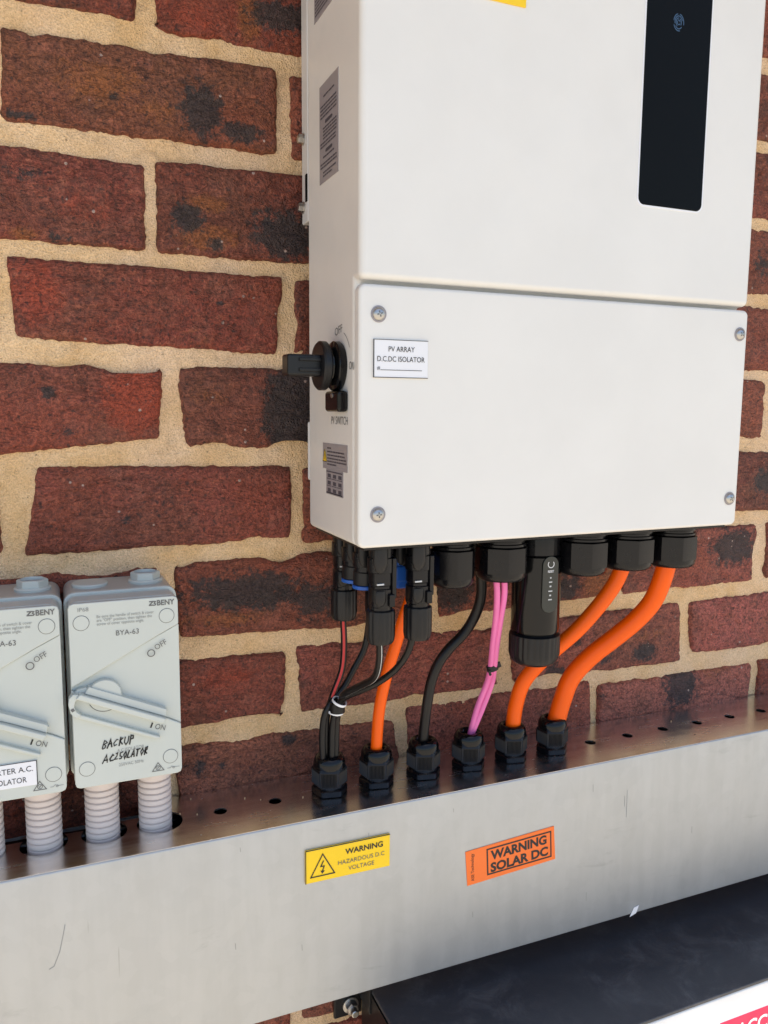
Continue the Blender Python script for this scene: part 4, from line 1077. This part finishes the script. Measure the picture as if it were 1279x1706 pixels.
text('lettering', 'A.C.ISOLATOR', PFr, -0.0090, -0.0484, 0.0038, 'ink_soft', iso, h=0.0003, rot=0.03, width=0.0205)
text('lettering', '250VAC 50Hz', PFr, -0.0082, -0.0602, 0.0036, 'ink_soft', iso, h=0.0003, rot=0.03, width=0.0188)
iso2, PFl = isolator(-0.1604 + DXI, 'grey isolator switch with a printed white label, cut by the left edge', True)
lb = put('printed_label', PFl.prism([(-0.030, -0.0638), (0.0204, -0.0640), (0.0204, -0.0445), (-0.030, -0.0447)], 0.0001, 0.0009), 'paper', iso2)
lb['label'] = 'white label reading inverter AC isolator in black capitals'
PL = Face(PFl.o - Vector((0, 0.0009, 0)), (1, 0, 0), (0, 0, 1))
bm = PL.ribbon([(-0.030, -0.0449), (0.0202, -0.0447), (0.0202, -0.0640)], 0.0006, 0.0002)
put('label_edge', bm, 'ink', lb)
text('lettering', 'INVERTER A.C.', PL, 0.0178, -0.0526, 0.0062, 'ink', lb, h=0.0002, align='RIGHT', width=0.0370)
text('lettering', 'ISOLATOR', PL, 0.0128, -0.0608, 0.0062, 'ink', lb, h=0.0002, align='RIGHT', width=0.0235)

# conduits from the isolators into the trunking
CLAB = ['corrugated pale conduit under the right side of the handwritten isolator', 'corrugated pale conduit under the left side of the handwritten isolator',
        'corrugated pale conduit under the right side of the labelled isolator', 'corrugated pale conduit cut by the left edge of the picture']
cp = None
for x, lb_ in zip((-0.1373, -0.1803, -0.2256, -0.2690), CLAB):
    t = thing('corrugated_conduit', lb_, 'conduit', (x, -0.042, -0.72), 'conduits under the isolators')
    prof = []
    z = -0.0135
    while z > -0.125:
        prof += [(0.0128, z), (0.0137, z - 0.0006), (0.01385, z - 0.0022), (0.0137, z - 0.0040), (0.0128, z - 0.0046), (0.0118, z - 0.0049), (0.0118, z - 0.0051)]
        z -= 0.0053
    loc = (x, -0.042, -0.5975)
    if cp is None:
        m1 = put('hose', lathe(prof, 36), 'conduit', t, loc, smooth=50)
        m2 = put('adapter', lathe([(0.0135, 0.006), (0.0155, 0.0015), (0.0162, 0.0), (0.0162, -0.0085), (0.0168, -0.0090), (0.0168, -0.0130), (0.0160, -0.0150), (0.0140, -0.0155)], 48, mod=lambda th, i: hexr(th, 8) * 1.04 if 2 <= i <= 3 else 1), 'conduit', t, loc, smooth=25)
        cp = (m1, m2)
    else:
        for o in cp: copy_part(o, t, loc)

# ------------------------------------------------------------------ battery cabinet under the trunking
BX, BY, BZ = 0.0670, -0.1760, -0.8800
bat = thing('battery_cabinet', 'white cabinet with dusty black lid below the steel trunking', 'cabinet', (0.6, -0.09, -1.75))
put('lid', box(BX, 1.25, BY, -0.012, BZ - 0.0042, BZ), 'cabinet_top', bat, bevel=0.0012, segs=3)
put('lid_seam', box(BX + 0.002, 1.248, BY + 0.0030, -0.014, BZ - 0.0056, BZ - 0.0040), 'hole', bat)
put('body', box(BX + 0.001, 1.249, BY + 0.0012, -0.013, -1.75, BZ - 0.0054), 'cabinet', bat, bevel=0.002, segs=2)
put('side_panel', box(BX - 0.0010, BX + 0.0008, BY + 0.004, -0.014, -1.70, BZ - 0.0050), 'matte', bat)
BF = Face((0, BY + 0.0012, 0), (1, 0, 0), (0, 0, 1))
rl = put('access_label', BF.prism([(0.391, -0.965), (0.60, -0.965), (0.60, -0.9137), (0.391, -0.9137)], 0.0001, 0.0006), 'red_label', bat)
rl['label'] = 'red label with white capitals'
text('lettering', 'ACCESS', BF, 0.4142, -0.9372, 0.0222, 'paper', rl, h=0.0009, width=0.0715, bold=0.02)

# ------------------------------------------------------------------ black angle bracket beside the cabinet
ab = thing('angle_bracket', 'small black angle bracket bolted to the bricks beside the cabinet', 'bracket', (0.056, -0.006, -0.93))
put('wall_plate', box(0.0385, 0.0690, -0.0070, -0.0020, -0.928, -0.870), 'matte', ab, bevel=0.0012, segs=2)
put('upright', box(0.0640, 0.0668, -0.0400, -0.0071, -0.905, -0.870), 'matte', ab, bevel=0.0006, segs=2)
b_o = put('bolt', lathe([(0.0085, 0.0), (0.0085, -0.0014), (0.0072, -0.0016), (0.0068, -0.0018), (0.0068, -0.0075), (0.0058, -0.0088), (0.0038, -0.0090), (0.0038, -0.0150), (0.0030, -0.0156)], 36, 'Y', mod=lambda th, i: hexr(th, 6, 0.3) if 3 <= i <= 5 else 1), 'bolt', ab, (0.0560, -0.0071, -0.9160), smooth=30)
